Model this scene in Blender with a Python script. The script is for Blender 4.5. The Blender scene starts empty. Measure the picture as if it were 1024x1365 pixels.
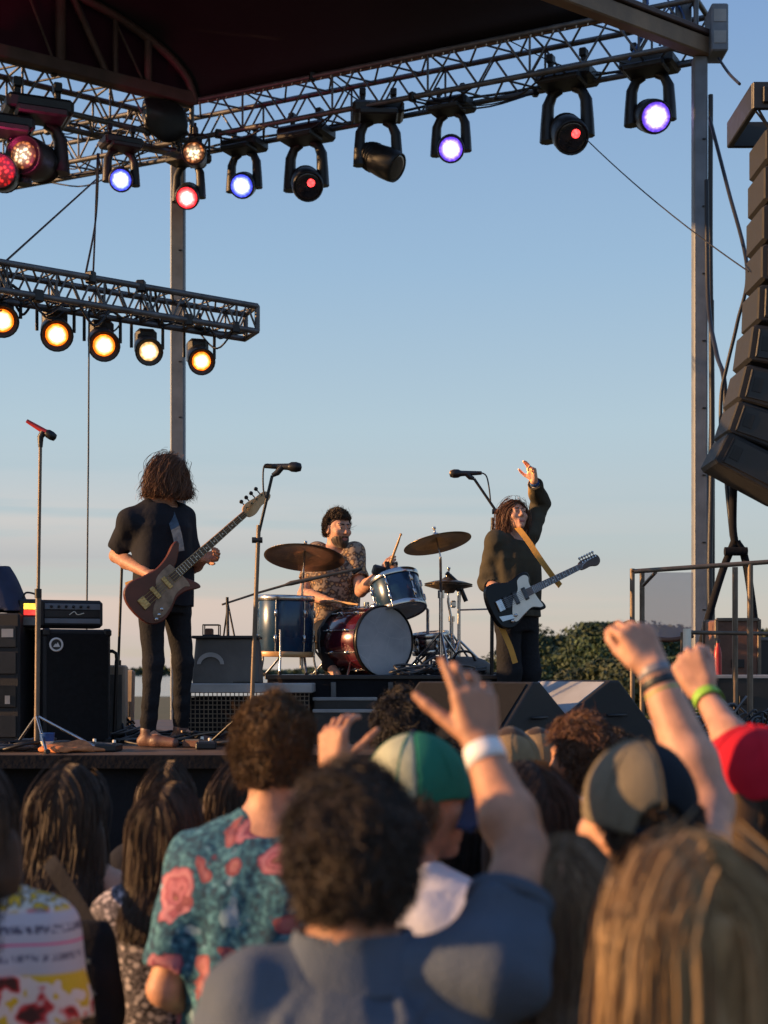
import bpy, math, random, os
import numpy as np
from mathutils import Vector, Matrix, Euler
random.seed(7)
RNG = np.random.default_rng(11)
sc = bpy.context.scene
COL = sc.collection
F, CX, HY, ZC = 2000.0, 512.0, 895.0, 1.86      # focal length in photo pixels, centre column, horizon row, eye height
DECK, RISER = 1.41, 1.83
R = math.radians

def P(px, py, Y):
    return Vector(((px-CX)/F*Y, Y, ZC+(HY-py)/F*Y))
def V(*a): return np.array(a, dtype=float)

# ------------------------------------------------------------------ camera
cd = bpy.data.cameras.new('camera'); cam = bpy.data.objects.new('camera', cd); COL.objects.link(cam)
cam.location = (0, 0, ZC); cam.rotation_euler = (R(90), 0, 0)
cd.sensor_fit = 'VERTICAL'; cd.sensor_height = 32.0; cd.sensor_width = 24.0
cd.lens = F/1365.0*32.0; cd.shift_y = (HY-682.5)/1365.0
cd.clip_end = 20000; cd.clip_start = .05
cd.dof.use_dof = True; cd.dof.focus_distance = 9.6; cd.dof.aperture_fstop = 2.9
sc.camera = cam
sc.view_settings.view_transform = 'Standard'; sc.view_settings.look = 'None'
sc.cycles.use_denoising = True
sc.cycles.max_bounces = 6; sc.cycles.transparent_max_bounces = 8
sc.cycles.sample_clamp_indirect = 4.0

# ------------------------------------------------------------------ materials
def nodes(name):
    m = bpy.data.materials.new(name); m.use_nodes = True
    nt = m.node_tree; b = nt.nodes['Principled BSDF']
    return m, nt, b
def N(nt, kind, **kw):
    n = nt.nodes.new(kind)
    for k, v in kw.items():
        if hasattr(n, k): setattr(n, k, v)
        else: n.inputs[k.replace('_', ' ')].default_value = v
    return n
def ramp(nt, src, stops, interp='LINEAR'):
    r = nt.nodes.new('ShaderNodeValToRGB'); r.color_ramp.interpolation = interp
    el = r.color_ramp.elements
    while len(el) < len(stops): el.new(.5)
    for e, (p, c) in zip(el, stops):
        e.position = p; e.color = (c[0], c[1], c[2], 1) if len(c) == 3 else c
    nt.links.new(src, r.inputs['Fac']); return r
def mk(name, col, rough=.6, metal=0., var=.25, vs=9., bump=0., bs=60., spec=.5, sss=0., coat=0., det=4, wr=0.):
    m, nt, b = nodes(name); L = nt.links
    tc = N(nt, 'ShaderNodeTexCoord')
    n = N(nt, 'ShaderNodeTexNoise'); n.inputs['Scale'].default_value = vs; n.inputs['Detail'].default_value = det
    L.new(tc.outputs['Object'], n.inputs['Vector'])
    lo = tuple(c*(1-var) for c in col); hi = tuple(min(1, c*(1+var)) for c in col)
    r = ramp(nt, n.outputs['Fac'], [(.3, lo), (.7, hi)]); L.new(r.outputs['Color'], b.inputs['Base Color'])
    rr = N(nt, 'ShaderNodeMapRange'); L.new(n.outputs['Fac'], rr.inputs['Value'])
    rr.inputs['To Min'].default_value = max(.03, rough-.1); rr.inputs['To Max'].default_value = min(1, rough+.12)
    L.new(rr.outputs['Result'], b.inputs['Roughness'])
    b.inputs['Metallic'].default_value = metal; b.inputs['Specular IOR Level'].default_value = spec
    if sss:
        b.inputs['Subsurface Weight'].default_value = sss; b.inputs['Subsurface Radius'].default_value = (.012, .005, .003)
    if coat: b.inputs['Coat Weight'].default_value = coat
    if wr:      # soft cloth creases
        mp = N(nt, 'ShaderNodeMapping'); mp.inputs['Scale'].default_value = (9., 9., 4.2); mp.inputs['Rotation'].default_value = (.3, .5, .2); L.new(tc.outputs['Object'], mp.inputs['Vector'])
        n3 = N(nt, 'ShaderNodeTexNoise'); n3.inputs['Scale'].default_value = 1.; n3.inputs['Detail'].default_value = 2.5; n3.inputs['Distortion'].default_value = 1.6; L.new(mp.outputs[0], n3.inputs['Vector'])
        ab = N(nt, 'ShaderNodeMath', operation='ABSOLUTE'); su = N(nt, 'ShaderNodeMath', operation='SUBTRACT'); L.new(n3.outputs['Fac'], su.inputs[0]); su.inputs[1].default_value = .5; L.new(su.outputs[0], ab.inputs[0])
        b3 = N(nt, 'ShaderNodeBump'); b3.inputs['Strength'].default_value = wr; b3.inputs['Distance'].default_value = .06; L.new(ab.outputs[0], b3.inputs['Height'])
    if bump:
        n2 = N(nt, 'ShaderNodeTexNoise'); n2.inputs['Scale'].default_value = bs; n2.inputs['Detail'].default_value = 3
        L.new(tc.outputs['Object'], n2.inputs['Vector'])
        bp = N(nt, 'ShaderNodeBump'); bp.inputs['Strength'].default_value = bump; bp.inputs['Distance'].default_value = .01
        L.new(n2.outputs['Fac'], bp.inputs['Height']); L.new(bp.outputs['Normal'], b.inputs['Normal'])
        if wr: L.new(b3.outputs['Normal'], bp.inputs['Normal'])
    return m
def glow(name, col, strength):
    m, nt, b = nodes(name)
    b.inputs['Base Color'].default_value = (.05, .05, .05, 1)
    b.inputs['Emission Color'].default_value = (*col, 1); b.inputs['Emission Strength'].default_value = strength
    # small facets of the lens
    tc = N(nt, 'ShaderNodeTexCoord'); v = N(nt, 'ShaderNodeTexVoronoi'); v.inputs['Scale'].default_value = 34
    nt.links.new(tc.outputs['Object'], v.inputs['Vector'])
    mr = N(nt, 'ShaderNodeMapRange'); nt.links.new(v.outputs['Distance'], mr.inputs['Value'])
    mr.inputs['From Max'].default_value = .7; mr.inputs['To Min'].default_value = strength*1.25; mr.inputs['To Max'].default_value = strength*.5
    nt.links.new(mr.outputs['Result'], b.inputs['Emission Strength'])
    return m
def hairmat(name, col, tip=None, rough=.55):
    m, nt, b = nodes(name); L = nt.links
    a = N(nt, 'ShaderNodeAttribute'); a.attribute_name = 'rnd'
    tip = tip or tuple(c*1.9 for c in col)
    r = ramp(nt, a.outputs['Fac'], [(0, tuple(c*.82 for c in col)), (.6, col), (1, tuple(.5*a+.5*t for a, t in zip(col, tip)))])
    L.new(r.outputs['Color'], b.inputs['Base Color'])
    b.inputs['Roughness'].default_value = rough; b.inputs['Specular IOR Level'].default_value = .28
    b.inputs['Sheen Weight'].default_value = .15
    return m

M = dict(
 alu=mk('aluminium', (.17, .19, .22), .6, .25, .2, 6, .15, 90),
 alu_d=mk('weathered_truss_metal', (.125, .125, .13), .5, .6, .35, 8, .15, 80),
 steel_w=mk('tarnished_steel_tube', (.15, .115, .085), .5, .4, .3, 10, .1, 70),
 chrome=mk('chrome', (.50, .50, .51), .22, 1, .15, 14),
 black=mk('black_plastic', (.014, .014, .016), .45, 0, .3, 12, .1, 120),
 blackmat=mk('black_cloth', (.011, .011, .014), .9, 0, .35, 5, .4, 40, .2),
 blackmetal=mk('black_metal', (.02, .02, .022), .4, .5, .3, 12),
 tolex=mk('black_tolex', (.013, .013, .015), .65, 0, .25, 20, .35, 260),
 grille=mk('grille_cloth', (.01, .010, .011), .85, 0, .3, 40, .3, 320, .25),
 roof=mk('black_roof_tarpaulin', (.010, .009, .013), .75, 0, .4, .8, .3, 3, .3),
 gable=mk('purple_cloth_with_red_haze', (.05, .013, .03), .85, 0, .4, 1.2, .3, 4, .2),  # dark purple cloth, its purple raised to carry the red lamp haze
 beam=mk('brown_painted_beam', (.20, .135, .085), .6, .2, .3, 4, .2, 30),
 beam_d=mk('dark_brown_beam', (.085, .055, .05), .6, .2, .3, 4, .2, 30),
 deck=mk('worn_stage_plywood', (.10, .062, .042), .6, 0, .45, 3, .25, 25),
 rubber=mk('rubber', (.016, .016, .018), .6, 0, .2, 10),
 cable=mk('black_cable', (.012, .013, .018), .5, 0, .2, 8),
 skin=mk('light_skin', (.50, .265, .18), .5, 0, .22, 22, .2, 160, .4, .12),
 skin_t=mk('tan_skin', (.42, .21, .13), .5, 0, .22, 22, .2, 160, .4, .12),
 denim_black=mk('black_denim', (.013, .014, .018), .85, 0, .3, 6, .5, 60, .2),
 tee_black=mk('black_cotton', (.014, .015, .021), .9, 0, .25, 5, .4, 30, .2),
 tee_olive=mk('dark_olive_cotton', (.055, .048, .034), .9, 0, .25, 5, .4, 30, .2),
 wood_l=mk('maple_wood', (.50, .29, .12), .35, 0, .2, 12, 0, 60, .5, 0, .4),
 wood_d=mk('rosewood', (.075, .042, .03), .45, 0, .3, 16),
 red_wood=mk('translucent_red_wood', (.10, .026, .016), .4, 0, .4, 6, 0, 60, .35, 0, .1),
 tortoise=mk('tortoise_plate', (.24, .16, .11), .35, 0, .5, 18, 0, 60, .4),
 white_pl=mk('aged_white_plastic', (.80, .74, .62), .3, 0, .1, 10),
 black_lac=mk('black_lacquer', (.006, .006, .007), .3, 0, .2, 10, 0, 60, .25),
 brass=mk('hammered_brass', (.42, .29, .13), .32, .9, .25, 20, .25, 60),
 bronze=mk('dark_bronze', (.20, .15, .10), .36, .9, .25, 20, .25, 60),
 drum_blue=mk('blue_lacquer', (.010, .042, .095), .26, .2, .3, 5, 0, 60, .5, 0, .35),
 drum_red=mk('wine_lacquer', (.085, .008, .018), .2, .2, .3, 5, 0, 60, .5, 0, .7),
 drum_head=mk('drum_head', (.40, .43, .47), .5, 0, .12, 5, .1, 40),
 strap_y=mk('yellow_leather', (.45, .23, .04), .7, 0, .2, 8, .2, 60),
 strap_b=mk('blue_black_strap', (.05, .075, .11), .6, 0, .4, 30, .2, 60),
 grey_case=mk('grey_cover', (.09, .085, .08), .7, 0, .3, 4, .4, 14),
 pale_edge=mk('pale_grey_edge', (.30, .30, .30), .6, 0, .25, 5, .1, 40),
 beige=mk('beige_board', (.36, .28, .21), .7, 0, .2, 5, .2, 30),
 greysky=mk('grey_vinyl_and_sky_sheen', (.34, .36, .39), .42, 0, .2, 3, .2, 10),  # on the wedge slope this pale grey is painted sky reflection
 orange=mk('orange_cloth', (.50, .17, .06), .8, 0, .35, 30, .3, 60),
 redp=mk('red_plastic', (.45, .02, .02), .4, 0, .2, 10),
 bluep=mk('blue_plastic', (.03, .10, .32), .35, 0, .2, 10),
 white=mk('white_paint', (.72, .70, .68), .5, 0, .08, 10, .1, 40),
 white_cloth=mk('white_cotton', (.66, .65, .70), .9, 0, .08, 5, .35, 26, .2),
 polo=mk('slate_blue_pique', (.088, .112, .155), .9, 0, .18, 6, .5, 170, .2),
 blue_cloth=mk('blue_cotton', (.09, .20, .42), .9, 0, .15, 5, .35, 26, .2),
 denim=mk('blue_denim', (.04, .06, .10), .85, 0, .3, 8, .4, 90, .2),
 tan_cap=mk('tan_twill', (.26, .185, .105), .9, 0, .2, 12, .5, 240, .2),
 grey_shirt=mk('charcoal_cotton', (.030, .032, .038), .9, 0, .2, 6, .4, 30, .2),
 cap_green=mk('green_twill', (.018, .155, .105), .85, 0, .15, 12, .4, 260, .2),
 cap_cream=mk('cream_twill', (.42, .44, .31), .85, 0, .15, 12, .4, 260, .2),
 cap_navy=mk('navy_twill', (.035, .045, .085), .85, 0, .15, 12, .4, 260, .2),
 cap_khaki=mk('khaki_twill', (.17, .145, .105), .9, 0, .15, 12, .5, 260, .2),
 cap_black=mk('black_twill', (.010, .014, .022), .9, 0, .2, 12, .5, 260, .2),
 cap_red=mk('red_twill', (.50, .012, .030), .85, 0, .15, 12, .4, 260, .2),
 cap_pink=mk('pink_twill', (.62, .08, .34), .85, 0, .15, 12, .4, 260, .2),
 band_white=mk('white_paper_band', (.75, .74, .76), .5, 0, .05, 20),
 band_green=mk('lime_paper_band', (.25, .50, .05), .5, 0, .1, 20),
 band_black=mk('black_paper_band', (.01, .016, .022), .5, 0, .1, 20),
 band_grey=mk('grey_paper_band', (.20, .19, .22), .4, 0, .1, 20),
 eye_w=mk('eye_white', (.34, .31, .28), .2, 0, .03, 20),
 eye_d=mk('dark_iris', (.02, .012, .008), .15, 0, .1, 20),
 lip=mk('lips', (.34, .11, .09), .45, 0, .1, 40),
 shoe=mk('brown_shoe_leather', (.13, .062, .045), .5, 0, .3, 14, .2, 60),
    brick=mk('rust_brown_wood', (.14, .06, .035), .6, 0, .3, 6, .3, 30),
)
M['hair_dark'] = hairmat('dark_brown_hair', (.048, .028, .017), (.10, .060, .034))
M['hair_near'] = hairmat('near_black_brown_hair', (.030, .018, .011), (.075, .044, .024))
M['hair_black'] = hairmat('black_hair', (.016, .011, .008), (.045, .03, .02))
M['hair_brown'] = hairmat('brown_hair', (.050, .027, .014), (.12, .066, .032))
M['hair_auburn'] = hairmat('auburn_hair', (.11, .046, .021), (.24, .105, .048))
M['hair_ginger'] = hairmat('light_brown_hair', (.115, .065, .028), (.24, .14, .06))
M['hair_blond'] = hairmat('dark_blond_hair', (.30, .19, .09), (.62, .42, .21))
M['hair_wave'] = hairmat('chestnut_blond_hair', (.16, .10, .056), (.34, .22, .12))

# ------------------------------------------------------------------ object helpers
def tag(o, label=None, cat=None, group=None, kind=None):
    if label: o['label'] = label
    if cat: o['category'] = cat
    if group: o['group'] = group
    if kind: o['kind'] = kind
    return o
def empty(name, loc=(0, 0, 0), rz=0., label=None, cat=None, group=None):
    o = bpy.data.objects.new(name, None); o.empty_display_size = .1
    COL.objects.link(o); o.location = loc; o.rotation_euler = (0, 0, rz)
    return tag(o, label, cat, group)
def copy_tree(o, parent=None):
    c = o.copy(); COL.objects.link(c); c.parent = parent
    if parent is not None: c.matrix_parent_inverse = o.matrix_parent_inverse.copy()
    for ch in o.children: copy_tree(ch, c)
    return c

class MB:
    """collects boxes, tubes, lathes and plates, then links them as one mesh"""
    def __init__(s): s.v = []; s.f = []; s.mi = []; s.sm = []; s.m = 0
    def add(s, vs, fs, smooth=False):
        b = len(s.v); s.v += [tuple(map(float, v)) for v in vs]
        for f in fs:
            s.f.append(tuple(b+i for i in f)); s.mi.append(s.m); s.sm.append(smooth)
        return s
    def box(s, c, size, rot=None, bev=0.):
        hx, hy, hz = (d/2 for d in size); b = min(bev, hx*.45, hy*.45, hz*.45)
        Rm = rot if rot is not None else Matrix.Identity(3)
        if b <= 0:
            vs = [Vector((x*hx, y*hy, z*hz)) for x in (-1, 1) for y in (-1, 1) for z in (-1, 1)]
            fs = [(0, 1, 3, 2), (4, 6, 7, 5), (0, 4, 5, 1), (2, 3, 7, 6), (0, 2, 6, 4), (1, 5, 7, 3)]
        else:
            vs = []; idx = {}
            for x in (-1, 1):
                for y in (-1, 1):
                    for z in (-1, 1):
                        for k, (ax, ay, az) in enumerate(((0, b, b), (b, 0, b), (b, b, 0))):
                            idx[(x, y, z, k)] = len(vs)
                            vs.append(Vector((x*(hx-ax), y*(hy-ay), z*(hz-az))))
            fs = []
            q = ((-1, -1), (1, -1), (1, 1), (-1, 1))
            for s_ in (-1, 1):
                fs.append([idx[(s_, a, c_, 0)] for a, c_ in (q if s_ > 0 else q[::-1])])
                fs.append([idx[(a, s_, c_, 1)] for a, c_ in (q if s_ < 0 else q[::-1])])
                fs.append([idx[(a, c_, s_, 2)] for a, c_ in (q if s_ > 0 else q[::-1])])
            for y in (-1, 1):
                for z in (-1, 1):
                    f = [idx[(-1, y, z, 1)], idx[(1, y, z, 1)], idx[(1, y, z, 2)], idx[(-1, y, z, 2)]]
                    fs.append(f if y*z < 0 else f[::-1])
                    f = [idx[(y, -1, z, 0)], idx[(y, 1, z, 0)], idx[(y, 1, z, 2)], idx[(y, -1, z, 2)]]
                    fs.append(f if y*z > 0 else f[::-1])
                    f = [idx[(y, z, -1, 0)], idx[(y, z, 1, 0)], idx[(y, z, 1, 1)], idx[(y, z, -1, 1)]]
                    fs.append(f if y*z < 0 else f[::-1])
            for x in (-1, 1):
                for y in (-1, 1):
                    for z in (-1, 1):
                        f = [idx[(x, y, z, k)] for k in range(3)]
                        fs.append(f if x*y*z > 0 else f[::-1])
        c = Vector(c); return s.add([c+Rm@v for v in vs], fs)
    def tube(s, pts, r, n=8, caps=True, smooth=True):
        pts = [Vector(p) for p in pts]; k = len(pts)
        rr = r if isinstance(r, (list, tuple)) else [r]*k
        vs = []; fs = []; up = None
        for i, p in enumerate(pts):
            t = (pts[min(i+1, k-1)]-pts[max(i-1, 0)])
            t = t.normalized() if t.length > 1e-9 else Vector((0, 0, 1))
            if up is None:
                up = Vector((0, 0, 1)) if abs(t.z) < .9 else Vector((1, 0, 0))
            u = t.cross(up)
            if u.length < 1e-4: u = t.cross(Vector((.31, .77, .2)))
            u.normalize(); w = u.cross(t).normalized(); up = w
            for j in range(n):
                a = 2*math.pi*(j+.5)/n; vs.append(p+(u*math.cos(a)+w*math.sin(a))*rr[i])
        for i in range(k-1):
            for j in range(n):
                a, b = i*n+j, i*n+(j+1) % n; fs.append((a, b, b+n, a+n))
        s.add(vs, fs, smooth and n > 4)
        if caps: s.add(vs[:n], [tuple(range(n))[::-1]]); s.add(vs[-n:], [tuple(range(n))])
        return s
    def lathe(s, prof, mat=None, n=28, smooth=True):
        mat = mat or Matrix.Identity(4); vs = []; fs = []
        for r, z in prof:
            for j in range(n):
                a = 2*math.pi*j/n; vs.append(mat@Vector((r*math.cos(a), r*math.sin(a), z)))
        for i in range(len(prof)-1):
            for j in range(n):
                a, b = i*n+j, i*n+(j+1) % n; fs.append((a, b, b+n, a+n))
        s.add(vs, fs, smooth)
        if prof[0][0] > 1e-4: s.add(vs[:n], [tuple(range(n))[::-1]])
        if prof[-1][0] > 1e-4: s.add(vs[-n:], [tuple(range(n))])
        return s
    def prism(s, poly, z0, z1, mat=None, bev=0.):
        """polygon in xy extruded between z0 and z1, edges softened by bev"""
        mat = mat or Matrix.Identity(4); n = len(poly)
        c = Vector((sum(p[0] for p in poly)/n, sum(p[1] for p in poly)/n))
        area = sum(poly[i][0]*poly[(i+1) % n][1]-poly[(i+1) % n][0]*poly[i][1] for i in range(n))
        if area < 0: poly = poly[::-1]
        def inset(d):
            out = []
            for i in range(n):
                a, b, e = Vector(poly[i-1]), Vector(poly[i]), Vector(poly[(i+1) % n])
                t = (e-a); t = t.normalized() if t.length else Vector((1, 0))
                out.append(b+Vector((-t.y, t.x))*d)
            return out
        rings = [(bev, z0), (0, z0+bev), (0, z1-bev), (bev, z1)] if bev else [(0, z0), (0, z1)]
        vs = []; fs = []
        for d, z in rings:
            for p in (inset(d) if d else [Vector(q) for q in poly]): vs.append(mat@Vector((p.x, p.y, z)))
        for i in range(len(rings)-1):
            for j in range(n):
                a, b = i*n+j, i*n+(j+1) % n; fs.append((a, b, b+n, a+n))
        s.add(vs, fs, False)
        s.add(vs[:n], [tuple(range(n))[::-1]]); s.add(vs[-n:], [tuple(range(n))])
        return s
    def build(s, name, mats, parent=None, smooth_all=None):
        me = bpy.data.meshes.new(name); me.from_pydata(s.v, [], s.f)
        ms = mats if isinstance(mats, (list, tuple)) else [mats]
        for m in ms: me.materials.append(M[m] if isinstance(m, str) else m)
        me.polygons.foreach_set('material_index', s.mi)
        me.polygons.foreach_set('use_smooth', s.sm if smooth_all is None else [smooth_all]*len(s.f))
        me.update()
        o = bpy.data.objects.new(name, me); COL.objects.link(o)
        if parent is not None: o.parent = parent
        return o
def axes(x, z=None):
    """4x4 frame whose x axis is x and whose z axis is near z"""
    x = Vector(x).normalized(); z = Vector(z or (0, 0, 1)); z = (z-x*z.dot(x)).normalized(); y = z.cross(x)
    return Matrix((x, y, z)).transposed().to_4x4()
def zto(d, loc=(0, 0, 0)):
    """4x4 that sends local z to direction d"""
    d = Vector(d).normalized()
    return Matrix.Translation(loc) @ d.to_track_quat('Z', 'Y').to_matrix().to_4x4()
def smooth_poly(pts, n=6):
    """closed Catmull-Rom through pts"""
    out = []; k = len(pts)
    for i in range(k):
        p0, p1, p2, p3 = (V(*pts[(i+j) % k]) for j in (-1, 0, 1, 2))
        for t in np.arange(n)/n:
            q = .5*((2*p1)+(-p0+p2)*t+(2*p0-5*p1+4*p2-p3)*t*t+(-p0+3*p1-3*p2+p3)*t**3); out.append(tuple(q))
    return out
def spline(pts, n=6):
    """open Catmull-Rom through pts"""
    p = [Vector(q) for q in pts]; p = [p[0]*2-p[1]]+p+[p[-1]*2-p[-2]]; out = []
    for i in range(1, len(p)-2):
        for j in range(n):
            t = j/n; a, b, c, d = p[i-1:i+3]
            out.append(.5*((2*b)+(c-a)*t+(2*a-5*b+4*c-d)*t*t+(-a+3*b-3*c+d)*t**3))
    out.append(p[-2]); return out
# ------------------------------------------------------------------ signed-distance bodies (smooth unions meshed by surface nets)
def snoise(X, Y, Z, f, seed):
    r = np.random.default_rng(seed); out = 0
    for _ in range(4):
        d = r.normal(size=3); d *= f*r.uniform(.7, 1.4)/np.linalg.norm(d); ph = r.uniform(0, 6.28)
        e = r.normal(size=3); e *= f*r.uniform(.7, 1.4)/np.linalg.norm(e); ph2 = r.uniform(0, 6.28)
        out = out+np.sin(d[0]*X+d[1]*Y+d[2]*Z+ph)*np.sin(e[0]*X+e[1]*Y+e[2]*Z+ph2)
    return out/2.2
class SDF:
    def __init__(s, h=.006): s.h = h; s.p = []
    def _add(s, fn, lo, hi, k, op, disp=None): s.p.append((fn, np.minimum(lo, hi), np.maximum(lo, hi), k, op, disp)); return s
    def cap(s, a, b, ra, rb=None, k=.02, op='u', disp=None):
        a, b = np.asarray(a, float), np.asarray(b, float); rb = ra if rb is None else rb
        ba = b-a; L2 = max(float(ba@ba), 1e-9)
        def fn(X, Y, Z):
            x, y, z = X-a[0], Y-a[1], Z-a[2]
            h = np.clip((x*ba[0]+y*ba[1]+z*ba[2])/L2, 0, 1)
            return np.sqrt((x-h*ba[0])**2+(y-h*ba[1])**2+(z-h*ba[2])**2)-(ra+(rb-ra)*h)
        m = max(ra, rb); return s._add(fn, np.minimum(a, b)-m, np.maximum(a, b)+m, k, op, disp)
    def ell(s, c, r, rot=None, k=.02, op='u', disp=None, clip=None):
        c, r = np.asarray(c, float), np.asarray(r, float)
        Rm = np.asarray(rot, float) if rot is not None else np.eye(3)
        def fn(X, Y, Z):
            x, y, z = X-c[0], Y-c[1], Z-c[2]
            u = x*Rm[0, 0]+y*Rm[1, 0]+z*Rm[2, 0]; v = x*Rm[0, 1]+y*Rm[1, 1]+z*Rm[2, 1]; w = x*Rm[0, 2]+y*Rm[1, 2]+z*Rm[2, 2]
            q = np.sqrt((u/r[0])**2+(v/r[1])**2+(w/r[2])**2)
            g = np.sqrt((u/r[0]**2)**2+(v/r[1]**2)**2+(w/r[2]**2)**2)+1e-6
            d = q*(q-1)/g
            d = np.where(q < .3, -(1-q)*min(r), d)
            if clip is not None:      # local half-space kept where n.p < o
                n_, o_ = clip; d = np.maximum(d, u*n_[0]+v*n_[1]+w*n_[2]-o_)
            return d
        e = np.sqrt((Rm**2)@(r**2)); return s._add(fn, c-e, c+e, k, op, disp)
    def loft(s, rows, k=.02, op='u', disp=None, ex=2.3):
        """rows: (z, cx, cy, rx, ry) rising"""
        A = np.array(rows, float)
        def fn(X, Y, Z):
            zz = np.clip(Z, A[0, 0], A[-1, 0])
            cx, cy, rx, ry = (np.interp(zz, A[:, 0], A[:, i]) for i in (1, 2, 3, 4))
            q = ((np.abs(X-cx)/rx)**ex+(np.abs(Y-cy)/ry)**ex+1e-12)**(1/ex)
            d = (q-1)*np.minimum(rx, ry)
            e = np.maximum(A[0, 0]-Z, Z-A[-1, 0])
            return np.where(e > 0, np.sqrt(np.maximum(d, 0)**2+e**2), np.maximum(d, e))
        lo = np.array([(A[:, 1]-A[:, 3]).min(), (A[:, 2]-A[:, 4]).min(), A[0, 0]])
        hi = np.array([(A[:, 1]+A[:, 3]).max(), (A[:, 2]+A[:, 4]).max(), A[-1, 0]])
        return s._add(fn, lo, hi, k, op, disp)
    def half(s, p, n):
        """cut away everything on the n side of the plane through p"""
        p, n = np.asarray(p, float), np.asarray(n, float); n = n/np.linalg.norm(n)
        return s._add(lambda X, Y, Z: (X-p[0])*n[0]+(Y-p[1])*n[1]+(Z-p[2])*n[2], p, p, 0, 'c')
    def mesh(s):
        h = s.h; U = [q for q in s.p if q[4] == 'u']
        lo = np.min([q[1] for q in U], 0)-4*h; hi = np.max([q[2] for q in U], 0)+4*h
        n = np.ceil((hi-lo)/h).astype(int)+1
        ax = [(lo[i]+h*np.arange(n[i])).astype(np.float32) for i in range(3)]
        D = np.full(n, .1, np.float32)
        for fn, a, b, k, op, disp in s.p:
            if op == 'c': sl = [slice(0, n[i]) for i in range(3)]
            else:
                m = k+(disp[0] if disp else 0)+3*h
                i0 = np.clip(np.floor((a-m-lo)/h).astype(int), 0, n); i1 = np.clip(np.ceil((b+m-lo)/h).astype(int)+1, 0, n)
                sl = [slice(i0[i], i1[i]) for i in range(3)]
                if any(i1[i] <= i0[i] for i in range(3)): continue
            X, Y, Z = ax[0][sl[0]][:, None, None], ax[1][sl[1]][None, :, None], ax[2][sl[2]][None, None, :]
            d = fn(X, Y, Z)
            if disp: d = d+disp[0]*snoise(X*disp[2][0], Y*disp[2][1], Z*disp[2][2], disp[1], disp[3])
            o = D[tuple(sl)]
            if op == 'u':
                if k > 0:
                    t = np.clip(.5+.5*(o-d)/k, 0, 1); D[tuple(sl)] = o+(d-o)*t-k*t*(1-t)
                else: D[tuple(sl)] = np.minimum(o, d)
            elif op == 's':
                if k > 0:
                    t = np.clip(.5-.5*(o+d)/k, 0, 1); D[tuple(sl)] = o+(-d-o)*t+k*t*(1-t)
                else: D[tuple(sl)] = np.maximum(o, -d)
            else: D[tuple(sl)] = np.maximum(o, d)
        ins = D < 0
        c = np.zeros(n-1, np.uint8)
        for i in (0, 1):
            for j in (0, 1):
                for k in (0, 1): c += ins[i:n[0]-1+i, j:n[1]-1+j, k:n[2]-1+k]
        I, J, K = np.nonzero((c > 0) & (c < 8)); nv = len(I)
        idx = np.full(n-1, -1, np.int32); idx[I, J, K] = np.arange(nv)
        acc = np.zeros((nv, 3)); cnt = np.zeros(nv)
        cn = [(i, j, k) for i in (0, 1) for j in (0, 1) for k in (0, 1)]
        val = {q: D[I+q[0], J+q[1], K+q[2]] for q in cn}
        for a in cn:
            for d in range(3):
                if a[d]: continue
                b = list(a); b[d] = 1; b = tuple(b); va, vb = val[a], val[b]
                x = (va < 0) != (vb < 0); t = np.where(x, va/np.where(va == vb, 1, va-vb), 0)
                for e in range(3): acc[:, e] += np.where(x, a[e]+(t if e == d else 0), 0)
                cnt += x
        co = (acc/np.maximum(cnt, 1)[:, None]+np.stack([I, J, K], 1))*h+lo
        quads = []
        for d in range(3):
            s0 = [slice(1, n[i]-1) for i in range(3)]; s1 = list(s0); s0[d] = slice(0, n[d]-1); s1[d] = slice(1, n[d])
            A_, B_ = ins[tuple(s0)], ins[tuple(s1)]
            for sign in (0, 1):
                q = np.argwhere(A_ & ~B_) if sign == 0 else np.argwhere(~A_ & B_)
                if not len(q): continue
                off = np.ones(3, int); off[d] = 0; q = q+off
                e1, e2 = np.eye(3, dtype=int)[(d+1) % 3], np.eye(3, dtype=int)[(d+2) % 3]
                cs = [q-e1-e2, q-e2, q, q-e1]
                if sign: cs = cs[::-1]
                quads.append(np.stack([idx[tuple(w.T)] for w in cs], 1))
        Q = np.concatenate(quads); Q = Q[(Q >= 0).all(1)]
        return co, Q
def npmesh(name, co, faces, mat, parent=None, smooth=True, attr=None):
    """faces: (n,4) or (n,3) int array"""
    me = bpy.data.meshes.new(name); k = faces.shape[1]
    me.vertices.add(len(co)); me.vertices.foreach_set('co', np.ascontiguousarray(co, np.float32).ravel())
    me.loops.add(faces.size); me.loops.foreach_set('vertex_index', np.ascontiguousarray(faces, np.int32).ravel())
    me.polygons.add(len(faces)); me.polygons.foreach_set('loop_start', np.arange(len(faces), dtype=np.int32)*k)
    if attr is not None:
        a = me.attributes.new('rnd', 'FLOAT', 'POINT'); a.data.foreach_set('value', np.ascontiguousarray(attr, np.float32))
    me.update(calc_edges=True)
    me.polygons.foreach_set('use_smooth', np.full(len(faces), smooth))
    me.materials.append(M[mat] if isinstance(mat, str) else mat)
    o = bpy.data.objects.new(name, me); COL.objects.link(o)
    if parent is not None: o.parent = parent
    return o
def sdfobj(name, S, mat, parent=None):
    co, q = S.mesh(); return npmesh(name, co, q, mat, parent)

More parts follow.
